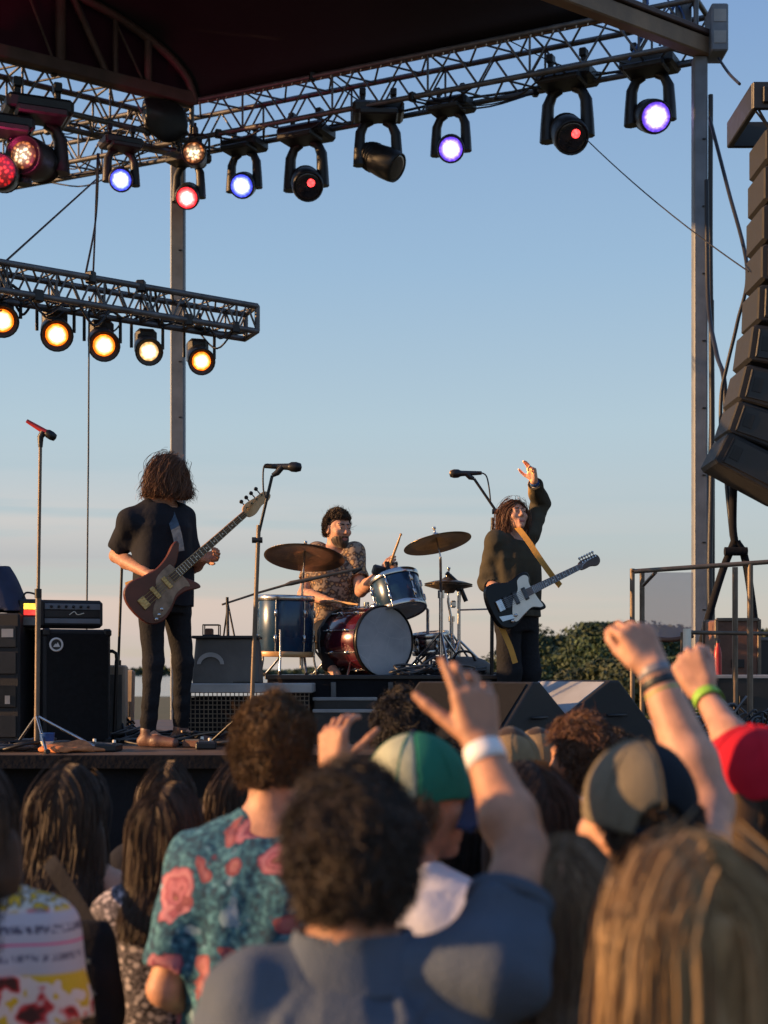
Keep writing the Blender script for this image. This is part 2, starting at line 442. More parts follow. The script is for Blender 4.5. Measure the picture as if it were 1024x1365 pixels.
# ------------------------------------------------------------------ hair
def strands(paths, width, taper=.25, rnd=None):
    """paths (n, m, 3) -> flat ribbons twisted a little; returns co, quads, attr"""
    n, m, _ = paths.shape
    t = np.gradient(paths, axis=1); t /= np.linalg.norm(t, axis=2, keepdims=True)+1e-9
    ref = RNG.normal(size=(n, 1, 3)); side = np.cross(t, np.repeat(ref, m, 1)); side /= np.linalg.norm(side, axis=2, keepdims=True)+1e-9
    w = width*RNG.uniform(.6, 1.3, (n, 1, 1))*(1-(1-taper)*np.linspace(0, 1, m)[None, :, None]**1.5)
    co = np.stack([paths-side*w/2, paths+side*w/2], 2).reshape(-1, 3)
    base = (np.arange(n)[:, None]*m+np.arange(m-1)[None])*2
    q = np.stack([base, base+1, base+3, base+2], 2).reshape(-1, 4)
    rnd = RNG.uniform(0, 1, n) if rnd is None else rnd
    return co, q, np.repeat(rnd, m*2)
def join_np(parts):
    cs, qs, at, b = [], [], [], 0
    for c, q, a in parts:
        cs.append(c); qs.append(q+b); at.append(a); b += len(c)
    return np.concatenate(cs), np.concatenate(qs), np.concatenate(at)
def scalp(n, Rm, back=-.62, front=.42, side=-.2, zmax=2.):
    """random unit directions (local, forward +y) lying in the hair region"""
    out = []
    while sum(map(len, out)) < n:
        d = RNG.normal(size=(n*3, 3)); d /= np.linalg.norm(d, axis=1, keepdims=True)
        y = d[:, 1]; lim = np.where(y > .25, front, np.where(y < -.15, back, side+(front-side)*np.clip((y+.15)/.4, 0, 1)**1.5))
        out.append(d[(d[:, 2] > lim) & (d[:, 2] < zmax)])
    return np.concatenate(out)[:n]
def make_hair(parent, Hc, Rm, s, st, mat, shoulder=None):
    """st: kind short|long, plus tuning numbers; Hc head centre, Rm 3x3 head frame, s scale"""
    kind = st.get('kind', 'short'); n = st.get('n', 3500); rad = V(.083, .102, .112)*s*st.get('fat', 1.)
    off = V(0, -.008, .016)*s; C = Hc+Rm@off
    parts = []
    S = SDF(st.get('h', .007)*s)
    a = st.get('disp', .006)*s
    S.ell(C, rad*(.94 if kind == 'long' else .945), Rm, k=0, disp=(a, st.get('df', 42)/s, (1, 1, 1), st.get('seed', 1)), clip=(np.array([0, .7, -.71]), st.get('clip', .010)*s))
    if kind == 'long':
        zl = st['len']*s; w, dp = st.get('w', .1)*s, st.get('d', .055)*s; by = st.get('by', -.06)*s
        cx, cy = C[0], C[1]
        rows = [(C[2]-zl, cx+st.get('dx', 0)*s, cy+by, w*.8, dp*.55), (C[2]-zl*.6, cx+st.get('dx', 0)*.6*s, cy+by, w*1.05, dp*.9), (C[2]-zl*.25, cx, cy+by*.7, w, dp*1.05), (C[2]+.02*s, cx, cy-.02*s, w*.8, dp*1.1)]
        S.loft(rows, k=.03*s, disp=(a*1.1, 60/s, (1, 1, .12), st.get('seed', 1)+5))
        if st.get('face', 1): S.cap(Hc+Rm@(V(0, .11, -.03)*s), Hc+Rm@(V(0, .13, -.12)*s), .05*s, .05*s, 0.01, 's')
    co, q = S.mesh(); parts.append((co, q, np.clip(.28+.25*snoise(co[:, 0], co[:, 1], co[:, 2]*(.15 if kind == 'long' else 1), 70/s, 3), 0, 1)))
    d = scalp(n, Rm, st.get('back', -.62), st.get('front', .42), st.get('side', -.2), st.get('zmax', 2.))
    root = (d*rad*.985)@Rm.T+C; nor = (d/rad); nor /= np.linalg.norm(nor, axis=1, keepdims=True); nor = nor@Rm.T
    if kind == 'short':
        L = st.get('l', .035)*s; m = st.get('m', 5); curl = st.get('curl', .5)
        comb = np.array(st.get('comb', (0, -.4, -.5)))@Rm.T
        clump = np.stack([snoise(root[:, 0], root[:, 1], root[:, 2], 55/s, 20+i) for i in range(3)], 1)
        tang = comb+clump*1.1*curl; tang -= nor*(tang*nor).sum(1, keepdims=True)
        lift = st.get('lift', .75)
        p = root.copy(); path = [p.copy()]; l = L*RNG.uniform(.55, 1.25, (n, 1))/(m-1)
        ph = RNG.uniform(0, 6.28, n)
        bi = np.cross(nor, tang); bi /= np.linalg.norm(bi, axis=1, keepdims=True)+1e-9
        for i in range(1, m):
            f = i/(m-1)
            dr = nor*lift*(1-.75*f)+tang*(.5+f)+bi*(curl*np.sin(ph+f*5.5))[:, None]+RNG.normal(size=(n, 3))*.12
            dr /= np.linalg.norm(dr, axis=1, keepdims=True); p = p+dr*l; path.append(p.copy())
        pa = np.stack(path, 1); parts.append(strands(pa, st.get('wd', .0045)*s, .3))
        k = n//14; sel = RNG.integers(0, n, k); fz = pa[sel]; fz = fz[:, :1]+(fz-fz[:, :1])*RNG.uniform(1.1, 1.6, (k, 1, 1))+np.linspace(0, 1, m)[None, :, None]*RNG.normal(size=(k, 1, 3))*.010*s
        parts.append(strands(fz, st.get('wd', .0045)*s*.55, .4))
    else:
        m = st.get('m', 16); zl = st['len']*s; wave = st.get('wave', .006)*s; wf = st.get('wf', 26)/s
        # every strand follows the head downwards, then hangs; clumps share a phase
        loc = d.copy()
        pt = st.get('part', 0.)
        p = root.copy(); path = [p.copy()]
        end = C[2]-zl*RNG.uniform(.78, 1.06, n)
        step = (np.maximum(root[:, 2]-end, .03*s)+.05*s)/(m-1)
        g = np.array([0, 0, -1.])
        side0 = (Rm[:, 0][None]*np.sign(d[:, :1]-pt)*.9+Rm[:, 1][None]*-.55)
        R2 = rad*1.03; w, dp = st.get('w', .1)*s, st.get('d', .055)*s
        cid = np.floor((np.arctan2(d[:, 1], d[:, 0])+math.pi)*7+2*d[:, 2]).astype(int)
        ph = (cid*2.399) % 6.283+RNG.normal(size=n)*st.get('phn', 1.6)
        jit = RNG.normal(size=(n, 3))*st.get('jit', .13); jit[:, 2] = 0
        for i in range(1, m):
            f = i/(m-1)
            top = np.clip((p[:, 2]-C[2])/(rad[2]), 0, 1)[:, None]
            dr = g+side0*top*1.2+jit*.35*f
            dr /= np.linalg.norm(dr, axis=1, keepdims=True)
            p = p+dr*step[:, None]
            lp = (p-C)@Rm; q_ = np.sqrt(((lp/R2)**2).sum(1))
            up = lp[:, 2] > -.03*s
            ins_ = q_ < 1.0
            fix = np.where(ins_ & up, 1/np.maximum(q_, .2), 1)[:, None]; lp2 = lp*fix
            # below the ears: keep outside the neck column so that hair lies on nape and shoulders
            below = ins_ & ~up; rr = np.sqrt((lp[:, 0]/R2[0])**2+(lp[:, 1]/R2[1])**2)
            lp2[:, 0] = np.where(below, lp[:, 0]/np.maximum(rr, .25)*.98, lp2[:, 0]); lp2[:, 1] = np.where(below, lp[:, 1]/np.maximum(rr, .25)*.98, lp2[:, 1])
            p = lp2@Rm.T+C
            if st.get('dx'):
                p[:, 0] += st['dx']*s*(f**2)*.12
            if shoulder is not None:
                for (c0, r0) in shoulder:
                    v = p-c0; qq = np.sqrt(((v/r0)**2).sum(1)); hit = qq < 1.06
                    back_ = np.where(v[:, 1] < 0.03*s, -1, 1)
                    p[:, 1] += np.where(hit, back_*(1.06-np.minimum(qq, 1.06))*r0[1]*.9, 0)
            wob = wave*min(1, f*1.6)
            path.append(p+np.stack([np.sin(ph+f*zl*wf), np.cos(ph*1.3+f*zl*wf*.9), 0*ph], 1)*wob)
        rnd = np.clip(RNG.uniform(0, 1, n)*.8+.2*((cid*7.31) % 1.0), 0, 1)
        parts.append(strands(np.stack(path, 1), st.get('wd', .005)*s, .35, rnd))
        if st.get('frizz'):
            k = st['frizz']; sel = RNG.integers(0, n, k); base = np.stack(path, 1)[sel]
            out = base-base.mean(1, keepdims=True); base = base+RNG.normal(size=(k, 1, 3))*.012*s+(base-C)*(RNG.uniform(0, .16, (k, 1, 1)))
            base = base+np.stack([np.sin(np.linspace(0, 9, m))[None]*np.ones((k, 1)), np.cos(np.linspace(0, 8, m))[None]*np.ones((k, 1)), np.zeros((k, m))], 2)*.008*s
            parts.append(strands(base, .0028*s, .5))
    co, q, at = join_np(parts)
    return npmesh('hair', co, q, mat, parent, True, at)
# ------------------------------------------------------------------ people
def rotm(yaw=0, pitch=0, roll=0):
    return np.array((Matrix.Rotation(R(yaw), 3, 'Z')@Matrix.Rotation(R(pitch), 3, 'X')@Matrix.Rotation(R(roll), 3, 'Y')))
def unit(v): v = np.asarray(v, float); return v/np.linalg.norm(v)
def add_hand(S, W, d, n, s, thumb=1, curl=(25, 25, 25, 30), spread=8, tcurl=20, tout=.7, pr=(1, 1, 1, 1)):
    """palm and five fingers; d points to the fingers, n out of the palm, thumb=+1 puts it on d x n side"""
    d = unit(d); n = unit(np.asarray(n, float)-d*(d@n)); u = np.cross(d, n)*thumb
    W = np.asarray(W, float)
    p = lambda a, b, c=0: W+(d*a+u*b+n*c)*s
    kn = [(.092, .030), (.097, .010), (.093, -.011), (.084, -.030)]; ln = [.072, .080, .074, .058]
    for (a, b) in kn: S.cap(p(.012, b*.55), p(a-.006, b*.93), .0165*s, .0135*s, .010*s)
    S.cap(p(.03, .018, .006), p(.055, .026, .012), .018*s, .014*s, .012*s)       # thumb mount
    S.cap(p(.02, -.018, .006), p(.06, -.026, .008), .016*s, .012*s, .012*s)
    for i, ((a, b), L) in enumerate(zip(kn, ln)):
        c = curl[i] if hasattr(curl, '__len__') else curl
        sp = R(spread*(1.5-i)/1.5); fd = d*math.cos(sp)+u*math.sin(sp)
        q = p(a-.004, b); r = (.0088, .0082, .0076, .0068) if i < 3 else (.0078, .0072, .0066, .006)
        ang = 0
        for j, (fr, cc) in enumerate(((.45, .9), (.31, 1.15), (.24, .75))):
            ang += R(c*cc); dr = fd*math.cos(ang)+n*math.sin(ang)
            q2 = q+dr*L*fr*s*pr[i]; S.cap(q, q2, r[j]*s, r[j+1]*s, .0035*s); q = q2
    q = p(.028, .03, .008); td = unit(d*.62+u*tout+n*.28)
    for j, (L, r0, r1) in enumerate(((.042, .0135, .0105), (.034, .0105, .0095), (.026, .0095, .0078))):
        a = R(tcurl*j); dr = unit(td*math.cos(a)+unit(d*.7-u*.3+n*.5)*math.sin(a))
        q2 = q+dr*L*s; S.cap(q, q2, r0*s, r1*s, .005*s); q = q2

def person(label, X, Y, top, z0=0., yaw=0., skin='skin', head=(0, 0, 0), arms=None, shirt=None, trousers='denim',
           hair=None, cap=None, h=.0075, lean=(0, 0), group=None, legs=None, wide=1., face=False, bands=(), shoes=None,
           tight=1., neckd=0., nk=1., toe=0.):
    root = empty('person', (X, Y, z0), R(yaw), label, 'person', group)
    s = (top-z0)/1.765
    Ri = np.array(Matrix.Rotation(-R(yaw), 3, 'Z')); loc = V(X, Y, z0)
    T = lambda w: Ri@(np.asarray(w, float)-loc)           # world -> local
    D = lambda w: Ri@np.asarray(w, float)                 # world direction -> local
    ln = lambda z: V(lean[0], lean[1], 0)*(max(0, z-.95)/.5)
    q = lambda x, y, z: (V(x, y, z)+ln(z))*s              # unscaled body coords -> local metres
    w = wide
    tors = [(.84, .165, .115), (.95, .172, .122), (1.08, .150*w, .105*w), (1.2, .158*w, .112*w), (1.32, .172*w, .120*w), (1.39, .150*w, .105*w), (1.45, .095, .075)]
    rows = lambda g, zs=0: [((z+zs)*s, ln(z)[0]*s, (ln(z)[1]+.0)*s, (rx+g)*s, (ry+g)*s) for z, rx, ry in tors]
    B = SDF(h)
    B.loft(rows(0), k=.02*s)
    lg = legs or {}
    J = {}
    for sd, sx in (('R', 1), ('L', -1)):
        hp, kn, an, to = (lg[sd] if sd in lg else (q(.09*sx, 0, .92), q(.10*sx, .03, .50), q(.10*sx, -.02, .085), q(.12*sx, .13, .03)))
        J['leg'+sd] = (hp, kn, an, to)
        B.cap(hp, kn, .076*s, .050*s, .02*s); B.cap(kn, kn+(an-kn)*.35, .049*s, .050*s, .01*s); B.cap(kn+(an-kn)*.35, an, .050*s, .036*s, .01*s)
        if shoes: to_b = an+(rotm(toe)@(to-an))*.45; to_b[2] = max(to_b[2], .045*s)
        else: to_b = to
        B.cap(an, to_b, .034*s, .024*s if shoes else .03*s, .02*s)
        A = (arms or {}).get(sd, {})
        sh = T(A['sh']) if 'sh' in A else q(.164*sx*w, -.008, 1.378)
        el = T(A['el']) if 'el' in A else q(.225*sx*w, -.04, 1.12)
        wr = T(A['wr']) if 'wr' in A else q(.215*sx*w, .06, .90)
        J['arm'+sd] = (sh, el, wr)
        th = A.get('thick', 1.)
        B.ell(sh, V(.056, .056, .056)*s*w, k=.04*s)
        B.cap(q(.045*sx, -.015, 1.465), sh+V(0, 0, .006*s), .046*s, .040*s, .04*s)
        B.cap(sh, el, .052*s*th, .041*s*th, .025*s)
        m = el+(wr-el)*.32
        B.cap(el, m, .041*s*th, .044*s*th, .015*s); B.cap(m, wr, .044*s*th, .0275*s*th, .02*s)
        if sx > 0 or True:
            hd = A.get('hand')
            if hd is None: add_hand(B, wr, unit(wr-el)+V(0, .15, 0), V(-sx, 0.2, 0), s, thumb=-1*sx if False else (1 if np.cross(unit(wr-el), V(-sx, 0.2, 0))[1] > 0 else -1), curl=(28, 32, 35, 38), spread=3)
            else:
                hd = dict(hd); add_hand(B, wr, D(hd.pop('d')), D(hd.pop('n')), s, **hd)
    nb = q(0, -.012, 1.44); Rm = rotm(*head)
    NB = q(0, .0, 1.50); Hc = NB+Rm@(V(0, .022, .128)*s)
    B.cap(nb, Hc+Rm@(V(0, -.03, -.05)*s), .060*s*nk, .053*s*nk, .03*s)
    e = lambda c, r, k=.02, op='u': B.ell(Hc+Rm@(V(*c)*s), V(*r)*s, Rm, k=k*s, op=op)
    c_ = lambda a, b, ra, rb, k=.012: B.cap(Hc+Rm@(V(*a)*s), Hc+Rm@(V(*b)*s), ra*s, rb*s, k*s)
    e((0, -.008, .02), (.076, .096, .098)); e((0, .028, -.045), (.057, .066, .07), .03); e((0, .074, -.098), (.022, .02, .018), .025)
    c_((0, .094, .018), (0, .112, -.022), .007, .0115); c_((-.012, .1, -.026), (.012, .1, -.026), .008, .008)
    c_((-.04, .078, .03), (.04, .078, .03), .012, .012, .015)
    for sx in (-1, 1):
        e((sx*.04, .066, -.02), (.024, .022, .022), .02); e((sx*.032, .104, .008), (.016, .014, .011), .012, 's')
        e((sx*.032, .082, .0135), (.0145, .0145, .0085), .002); e((sx*.032, .0815, -.001), (.013, .0125, .006), .002)
        e((sx*.079, -.008, -.004), (.010, .022, .033), .008); e((sx*.086, -.004, -.002), (.006, .012, .02), .004, 's')
    c_((-.02, .088, -.06), (.02, .088, -.06), .007, .007, .008); c_((-.016, .086, -.073), (.016, .086, -.073), .008, .008, .008)
    body = sdfobj('body', B, skin, root)
    if face:
        for sx in (-1, 1):
            eb = MB(); cc = Hc+Rm@(V(sx*.032, .0835, .0075)*s)
            eb.lathe([(0, -.0115*s), (.008*s, -.008*s), (.0115*s, 0), (.008*s, .008*s), (.0001, .0115*s)], zto(Rm@V(0, 1, 0), cc), 12); eb.m = 1
            eb.lathe([(.0055*s, .0100*s), (.004*s, .0122*s), (.0001, .0126*s)], zto(Rm@V(0, 1, 0), cc), 10)
            eb.build('eye', ['eye_w', 'eye_d'], root)
            bw = SDF(.003*s); bw.cap(Hc+Rm@(V(sx*.015, .094, .033)*s), Hc+Rm@(V(sx*.05, .078, .036)*s), .006*s, .0045*s, 0); sdfobj('eyebrow', bw, hair[1] if hair else 'hair_dark', root)
        lp = SDF(.0028*s); lp.cap(Hc+Rm@(V(-.019, .0905, -.0625)*s), Hc+Rm@(V(.019, .0905, -.0625)*s), .0065*s, .0065*s, 0); lp.cap(Hc+Rm@(V(-.016, .0895, -.0715)*s), Hc+Rm@(V(.016, .0895, -.0715)*s), .0075*s, .0075*s, 0.002)
        sdfobj('mouth', lp, 'lip', root)
    # ---- shirt
    if shirt:
        g = .016*shirt.get('loose', 1.); hem = shirt.get('hem', .86); fold = shirt.get('fold', .006)
        hs = shirt.get('h', h); Sh = SDF(hs); seed = shirt.get('seed', 3)
        for sd in 'RL':
            sh, el, wr = J['arm'+sd]; f = shirt.get('sl', {}).get(sd, shirt.get('sleeve', .62)) if isinstance(shirt.get('sl'), dict) else shirt.get('sleeve', .62)
            if f <= 0: continue
            lo = shirt.get('loose', 1.); r0, r1 = (.054+.012*lo)*s*w, (.051+.014*lo)*s
            fd = (fold*.6*s, 40/s, (1, 1, 1), seed+9)
            if f <= 1:
                en = sh+(el-sh)*f; dr = unit(el-sh)
                Sh.cap(sh, en, r0, r1, .02*s, disp=fd); Sh.ell(sh, V(.060, .060, .058)*s*w, k=.06*s)
                Sh.cap(en+dr*r1*1.02, en+dr*r1*4, r1*1.18, r1*1.18, 0, 's')
            else:
                f -= 1; en = el+(wr-el)*f; dr = unit(wr-el); r2 = (.040+.010*lo)*s
                Sh.cap(sh, el, r0, r1*.98, .02*s, disp=fd); Sh.ell(sh, V(.060, .060, .058)*s*w, k=.06*s); Sh.cap(el, en, r1*.98, r2, .02*s, disp=fd)
                Sh.cap(en+dr*r2*1.02, en+dr*r2*4, r2*1.18, r2*1.18, 0, 's')
        rw = [(hem*s, ln(hem)[0]*s, ln(hem)[1]*s, (.172+g*1.3)*s*shirt.get('flare', 1.), (.124+g*1.3)*s*shirt.get('flare', 1.))]+[r for r in rows(g) if r[0] > (hem+.04)*s]
        if shirt.get('straight'): rw = [(z, a, b, max(rx, .172*s*w+g*s) if z < 1.33*s else rx, max(ry, .125*s*w+g*s) if z < 1.33*s else ry) for z, a, b, rx, ry in rw]
        Sh.loft(rw, k=.05*s, disp=(fold*1.3*s, 26/s, (1, 1, .45), seed))
        for sx, sd in ((1, 'R'), (-1, 'L')):
            if shirt.get('sleeve', .62) > 0 or (isinstance(shirt.get('sl'), dict)):
                Sh.cap(q(.050*sx, -.015, 1.455), J['arm'+sd][0]+V(0, 0, .008*s), .058*s, .052*s, .035*s)
            else: Sh.cap(q(.085*sx, -.02, 1.44), q(.10*sx, 0, 1.36), .03*s, .04*s, .02*s)
        if shirt.get('collar'):
            Sh.cap(q(0, .004, 1.470), q(0, .01, 1.70), .066*s*nk, .09*s*nk, .004*s, 's')
            Cl = SDF(.005*s); o1, o2 = ln(1.45)[1]-.010, ln(1.5)[1]-.008; x1 = ln(1.48)[0]
            Cl.loft([(1.432*s, x1*s, (o1-.006)*s, .100*s*nk, .100*s), (1.452*s, x1*s, (o1-.004)*s, .094*s*nk, .092*s), (1.500*s, x1*s, o2*s, .079*s*nk, .080*s), (1.525*s, x1*s, o2*s, .073*s*nk, .074*s)], k=0, ex=2, disp=(.002*s, 40/s, (1, 1, 1), 2))
            Cl.loft([(1.30*s, x1*s, (o1)*s, .105*s*nk, .10*s), (1.440*s, x1*s, (o1-.002)*s, .088*s*nk, .085*s), (1.500*s, x1*s, o2*s, .069*s*nk, .070*s), (1.60*s, x1*s, o2*s, .062*s*nk, .064*s)], k=.002*s, ex=2, op='s')
            Cl.half(V(0, 0, 1.436*s), V(0, .0, -1)); Cl.half(V(0, 0, 1.524*s), V(0, 0, 1)); Cl.half(q(0, .05, 1.5), V(0, .8, .6))
            sdfobj('collar', Cl, shirt['mat'], root)
        else:
            nr = shirt.get('neck', .070); Sh.cap(q(0, .004, 1.478+neckd), q(0, .05, 1.70), nr*s, nr*1.5*s, .004*s, 's')
        if shirt.get('low_back'): Sh.ell(q(0, -.15, 1.40), V(.13, .12, .26)*s, k=.005, op='s')
        for a_, b_ in shirt.get('ridges', ()):      # pulled folds across the back
            pts = []
            for t in np.linspace(0, 1, 5):
                x_, z_ = a_[0]+(b_[0]-a_[0])*t, a_[1]+(b_[1]-a_[1])*t
                rx_, ry_ = np.interp(z_, [r[0] for r in tors], [r[1] for r in tors])+g, np.interp(z_, [r[0] for r in tors], [r[2] for r in tors])+g
                pts.append(q(x_, -ry_*(max(.05, 1-(abs(x_)/rx_)**2.3))**(1/2.3)+.003, z_))
            for i_ in range(4): Sh.cap(pts[i_], pts[i_+1], (.006+.005*math.sin(math.pi*(i_)/4))*s, (.006+.005*math.sin(math.pi*(i_+1)/4))*s, .014*s)
        Sh.half(V(0, 0, (hem+.004)*s), V(0, 0, -1))
        so_ = sdfobj(shirt.get('name', 'shirt'), Sh, shirt['mat'], root)
        if shirt.get('hemband'):
            for sd in 'RL':
                sh, el, wr = J['arm'+sd]; f_ = shirt['sleeve']; lo = shirt.get('loose', 1.); r1 = (.051+.014*lo)*s; dr = unit(el-sh); en = sh+(el-sh)*f_+dr*r1*.42
                mm = zto(dr, en); hb = MB(); hb.lathe([(r1*1.0, -.012*s), (r1*1.035, -.011*s), (r1*1.04, .010*s), (r1*1.0, .013*s), (r1*.94, .010*s), (r1*.94, -.008*s), (r1*1.0, -.012*s)], mm, 32); hb.build('sleeve_hem', shirt['mat'], root)
    # ---- trousers
    if trousers:
        Tr = SDF(max(h, .009)); t = tight
        Tr.loft([(.80*s, 0, 0, .168*s, .118*s), (.93*s, 0, 0, .182*s, .132*s), (1.02*s, ln(1.02)[0]*s, ln(1.02)[1]*s, .168*s, .122*s)], k=.03*s)
        for sd in 'RL':
            hp, kn, an, to = J['leg'+sd]
            Tr.cap(hp, kn, .092*s, (.036+.034*t)*s, .03*s, disp=(.005*s, 30/s, (1, 1, 1.4), 5)); Tr.cap(kn, an+(kn-an)*.04, (.036+.034*t)*s, (.018+.038*t)*s, .02*s, disp=(.006*s, 30/s, (1, 1, 1.5), 8))
        sdfobj('trousers', Tr, trousers, root)
    if shoes:
        for sd in 'RL':
            hp, kn, an, to = J['leg'+sd]; f = SDF(.006); dr = to-an; dr[2] = 0; dr = rotm(toe)@unit(dr)
            zc_ = 0.036*s
            a0 = V(an[0], an[1], zc_)-dr*.035*s; f.cap(a0, a0+dr*.10*s, .038*s, .040*s, .02); f.cap(a0+dr*.10*s, a0+dr*.215*s-V(0, 0, .008*s), .040*s, .030*s, .02); f.cap(V(an[0], an[1], .07*s), V(an[0], an[1], .10*s), .044*s, .046*s, .02)
            f.half(V(0, 0, .004), V(0, 0, -1)); sdfobj('shoe', f, shoes, root)
    torso_c = [(q(0, -.005, 1.27), V(.205*w, .142, .235)*s)]
    if hair:
        st, hm = hair
        if cap and 'zmax' not in st: st = dict(st, zmax=.1)
        make_hair(root, Hc, Rm, s, st, hm, torso_c if st.get('kind') == 'long' else None)
    if cap: make_cap(root, Hc, Rm, s, **cap)
    for (sd, f, wd, r, m) in bands:
        sh, el, wr = J['arm'+sd]; dr = unit(el-wr); c = wr+dr*f*s; b = MB()
        rr = r*s; tl = wd/2*s
        b.lathe([(rr, -tl), (rr*1.05, 0), (rr*1.08, tl), (rr*1.02, tl), (rr*.97, -tl), (rr, -tl)], zto(dr, c), 26)
        b.build('wristband', m, root)
    root['_s'] = s
    return root, dict(s=s, Hc=Hc, Rm=Rm, J=J, T=T, q=q, loc=loc, Ri=Ri)

def make_cap(root, Hc, Rm, s, panels=(('cap_navy', None),), brim='cap_navy', yaw=0, tilt=-6, hole=True, brimup=0, size=1., drop=0., droop=0.):
    Rc = Rm@rotm(yaw, tilt, 0)
    C = Hc+Rm@(V(0, -.008, .024-drop)*s)
    first = None
    rad = V(.094, .112, .116)*s*size
    for m, cut in panels:
        S = SDF(.0055*s); S.ell(C, rad, Rc, k=0, clip=(np.array([0, 0, -1.]), .022*s), disp=(.0012, 60/s, (1, 1, 1), 4))
        S.ell(C+Rc@(V(0, 0, -.03)*s), V(.086, .104, .10)*s*size, Rc, k=0, op='s')
        if hole: S.cap(C+Rc@(V(0, -.07, -.012)*s), C+Rc@(V(0, -.2, -.012)*s), .04*s, .04*s, .002, 's')
        if cut is not None:
            for c in cut: S.half(C, Rc@np.asarray(c, float))
        o = sdfobj('cap' if first is None else 'panel', S, m, root if first is None else first)
        if first is None: first = o
    b = MB(); vs = []; fs = []; nu, nv = 15, 5
    for k in (0, 1):
        for i in range(nu):
            a = (i/(nu-1)-.5)*2
            for j in range(nv):
                t = j/(nv-1); x = a*.078*(1+.0*t); y = .098*math.sqrt(max(0, 1-(a*.80)**2))+t*.072*(1-.55*abs(a)**2.4)
                z = -.012-(.030+droop)*a*a-t*.012-brimup*t*.0-(.004 if k else 0)
                vs.append(C+Rc@(V(x, y, z)*s*size))
    o_ = nu*nv
    for i in range(nu-1):
        for j in range(nv-1):
            a = i*nv+j; fs.append((a, a+nv, a+nv+1, a+1)); fs.append((o_+a, o_+a+1, o_+a+nv+1, o_+a+nv))
    rim = [i*nv for i in range(nu)]+[(nu-1)*nv+j for j in range(1, nv)]+[i*nv+nv-1 for i in range(nu-2, -1, -1)]+[j for j in range(nv-2, 0, -1)]
    for i in range(len(rim)):
        a, c = rim[i], rim[(i+1) % len(rim)]; fs.append((a, c, c+o_, a+o_))
    b.add(vs, fs, True); b.build('brim', brim, first)
    u = MB(); u.lathe([(.009*s, -.002*s), (.008*s, .003*s), (.0001, .005*s)], zto(Rc@V(0, 0, 1), C+Rc@(V(0, 0, .116*size)*s)), 10); u.build('button', brim, first)
    # stitched seams from the button down to the band
    sm = MB()
    for k in range(6):
        a = math.pi/6+k*math.pi/3; pts = []
        for i in range(9):
            th = R(4+i*9.3); pts.append(C+Rc@(V(math.sin(th)*math.cos(a), math.sin(th)*math.sin(a), math.cos(th))*rad*1.003))
        sm.tube(pts, .0020*s, 4)
    sm.build('seam', panels[0][0], first)
    if hole:
        st = MB(); pts = [C+Rc@(V(.045*t, -.109*math.cos(.42*t), -.016)*s*size) for t in np.linspace(-1, 1, 9)]
        for a, c in zip(pts[:-1], pts[1:]):
            d = unit(c-a); m = Matrix((Vector(d), Vector(np.cross(Rc@V(0, 0, 1), d)), Vector(Rc@V(0, 0, 1)))).transposed(); st.box((a+c)/2, (np.linalg.norm(c-a)*1.02, .003*s, .014*s), m)
        st.build('strap', brim, first)
    return first
# ------------------------------------------------------------------ ground, stage, roof, rigging
def structure(o): o['kind'] = 'structure'; return o
m, nt, b = nodes('dry_grass'); tc = N(nt, 'ShaderNodeTexCoord')
n1 = N(nt, 'ShaderNodeTexNoise', Scale=.35, Detail=8.); n2 = N(nt, 'ShaderNodeTexNoise', Scale=14., Detail=4.)
for n_ in (n1, n2): nt.links.new(tc.outputs['Object'], n_.inputs['Vector'])
mx = N(nt, 'ShaderNodeMix', data_type='RGBA')
r1 = ramp(nt, n1.outputs['Fac'], [(.35, (.035, .05, .018)), (.65, (.09, .08, .035))]); r2 = ramp(nt, n2.outputs['Fac'], [(.3, (.02, .03, .01)), (.7, (.10, .10, .045))])
mx.inputs['Factor'].default_value = .5; nt.links.new(r1.outputs['Color'], mx.inputs['A']); nt.links.new(r2.outputs['Color'], mx.inputs['B'])
nt.links.new(mx.outputs['Result'], b.inputs['Base Color']); b.inputs['Roughness'].default_value = .95
M['grass'] = m
g = MB(); g.add([(-6000, -300, 0), (6000, -300, 0), (6000, 9000, 0), (-6000, 9000, 0)], [(0, 1, 2, 3)]); structure(g.build('ground', 'grass'))
m, nt, b = nodes('lake_water'); b.inputs['Base Color'].default_value = (.02, .06, .09, 1); b.inputs['Roughness'].default_value = .12
tc = N(nt, 'ShaderNodeTexCoord'); n1 = N(nt, 'ShaderNodeTexNoise', Scale=.15, Detail=4.); nt.links.new(tc.outputs['Object'], n1.inputs['Vector'])
bp = N(nt, 'ShaderNodeBump', Strength=.4, Distance=1.); nt.links.new(n1.outputs['Fac'], bp.inputs['Height']); nt.links.new(bp.outputs['Normal'], b.inputs['Normal'])
g = MB(); g.add([(-1200, 110, .02), (-4, 110, .02), (60, 900, .02), (-1200, 900, .02)], [(0, 1, 2, 3)]); structure(g.build('water', m))

# stage platform
st = empty('stage', (0, 0, 0), 0, 'raised black stage platform with worn brown plywood deck the band stands on', 'stage')
g = MB(); g.box((.6, 11.02, DECK-.03), (10.6, 5.96, .06), None, .008); g.build('deck', 'deck', st)
g = MB()
xs = np.linspace(-4.66, 5.86, 160); zz = [.01, .35, .8, 1.2, DECK-.065]; vs = []
for i, x in enumerate(xs):
    for z in zz: vs.append((x, 8.10+.022*math.sin(x*9.)+.012*math.sin(x*23+1)*(1.2-z*.5), z))
fs = [(i*5+j, (i+1)*5+j, (i+1)*5+j+1, i*5+j+1) for i in range(159) for j in range(4)]
g.add(vs, fs, True); g.box((.6, 11.1, .68), (10.4, 5.6, 1.32)); g.build('skirt', 'blackmat', st)
g = MB(); g.box((.6, 8.03, DECK-.035), (10.62, .02, .075), None, .004); g.build('edge_trim', 'blackmat', st)

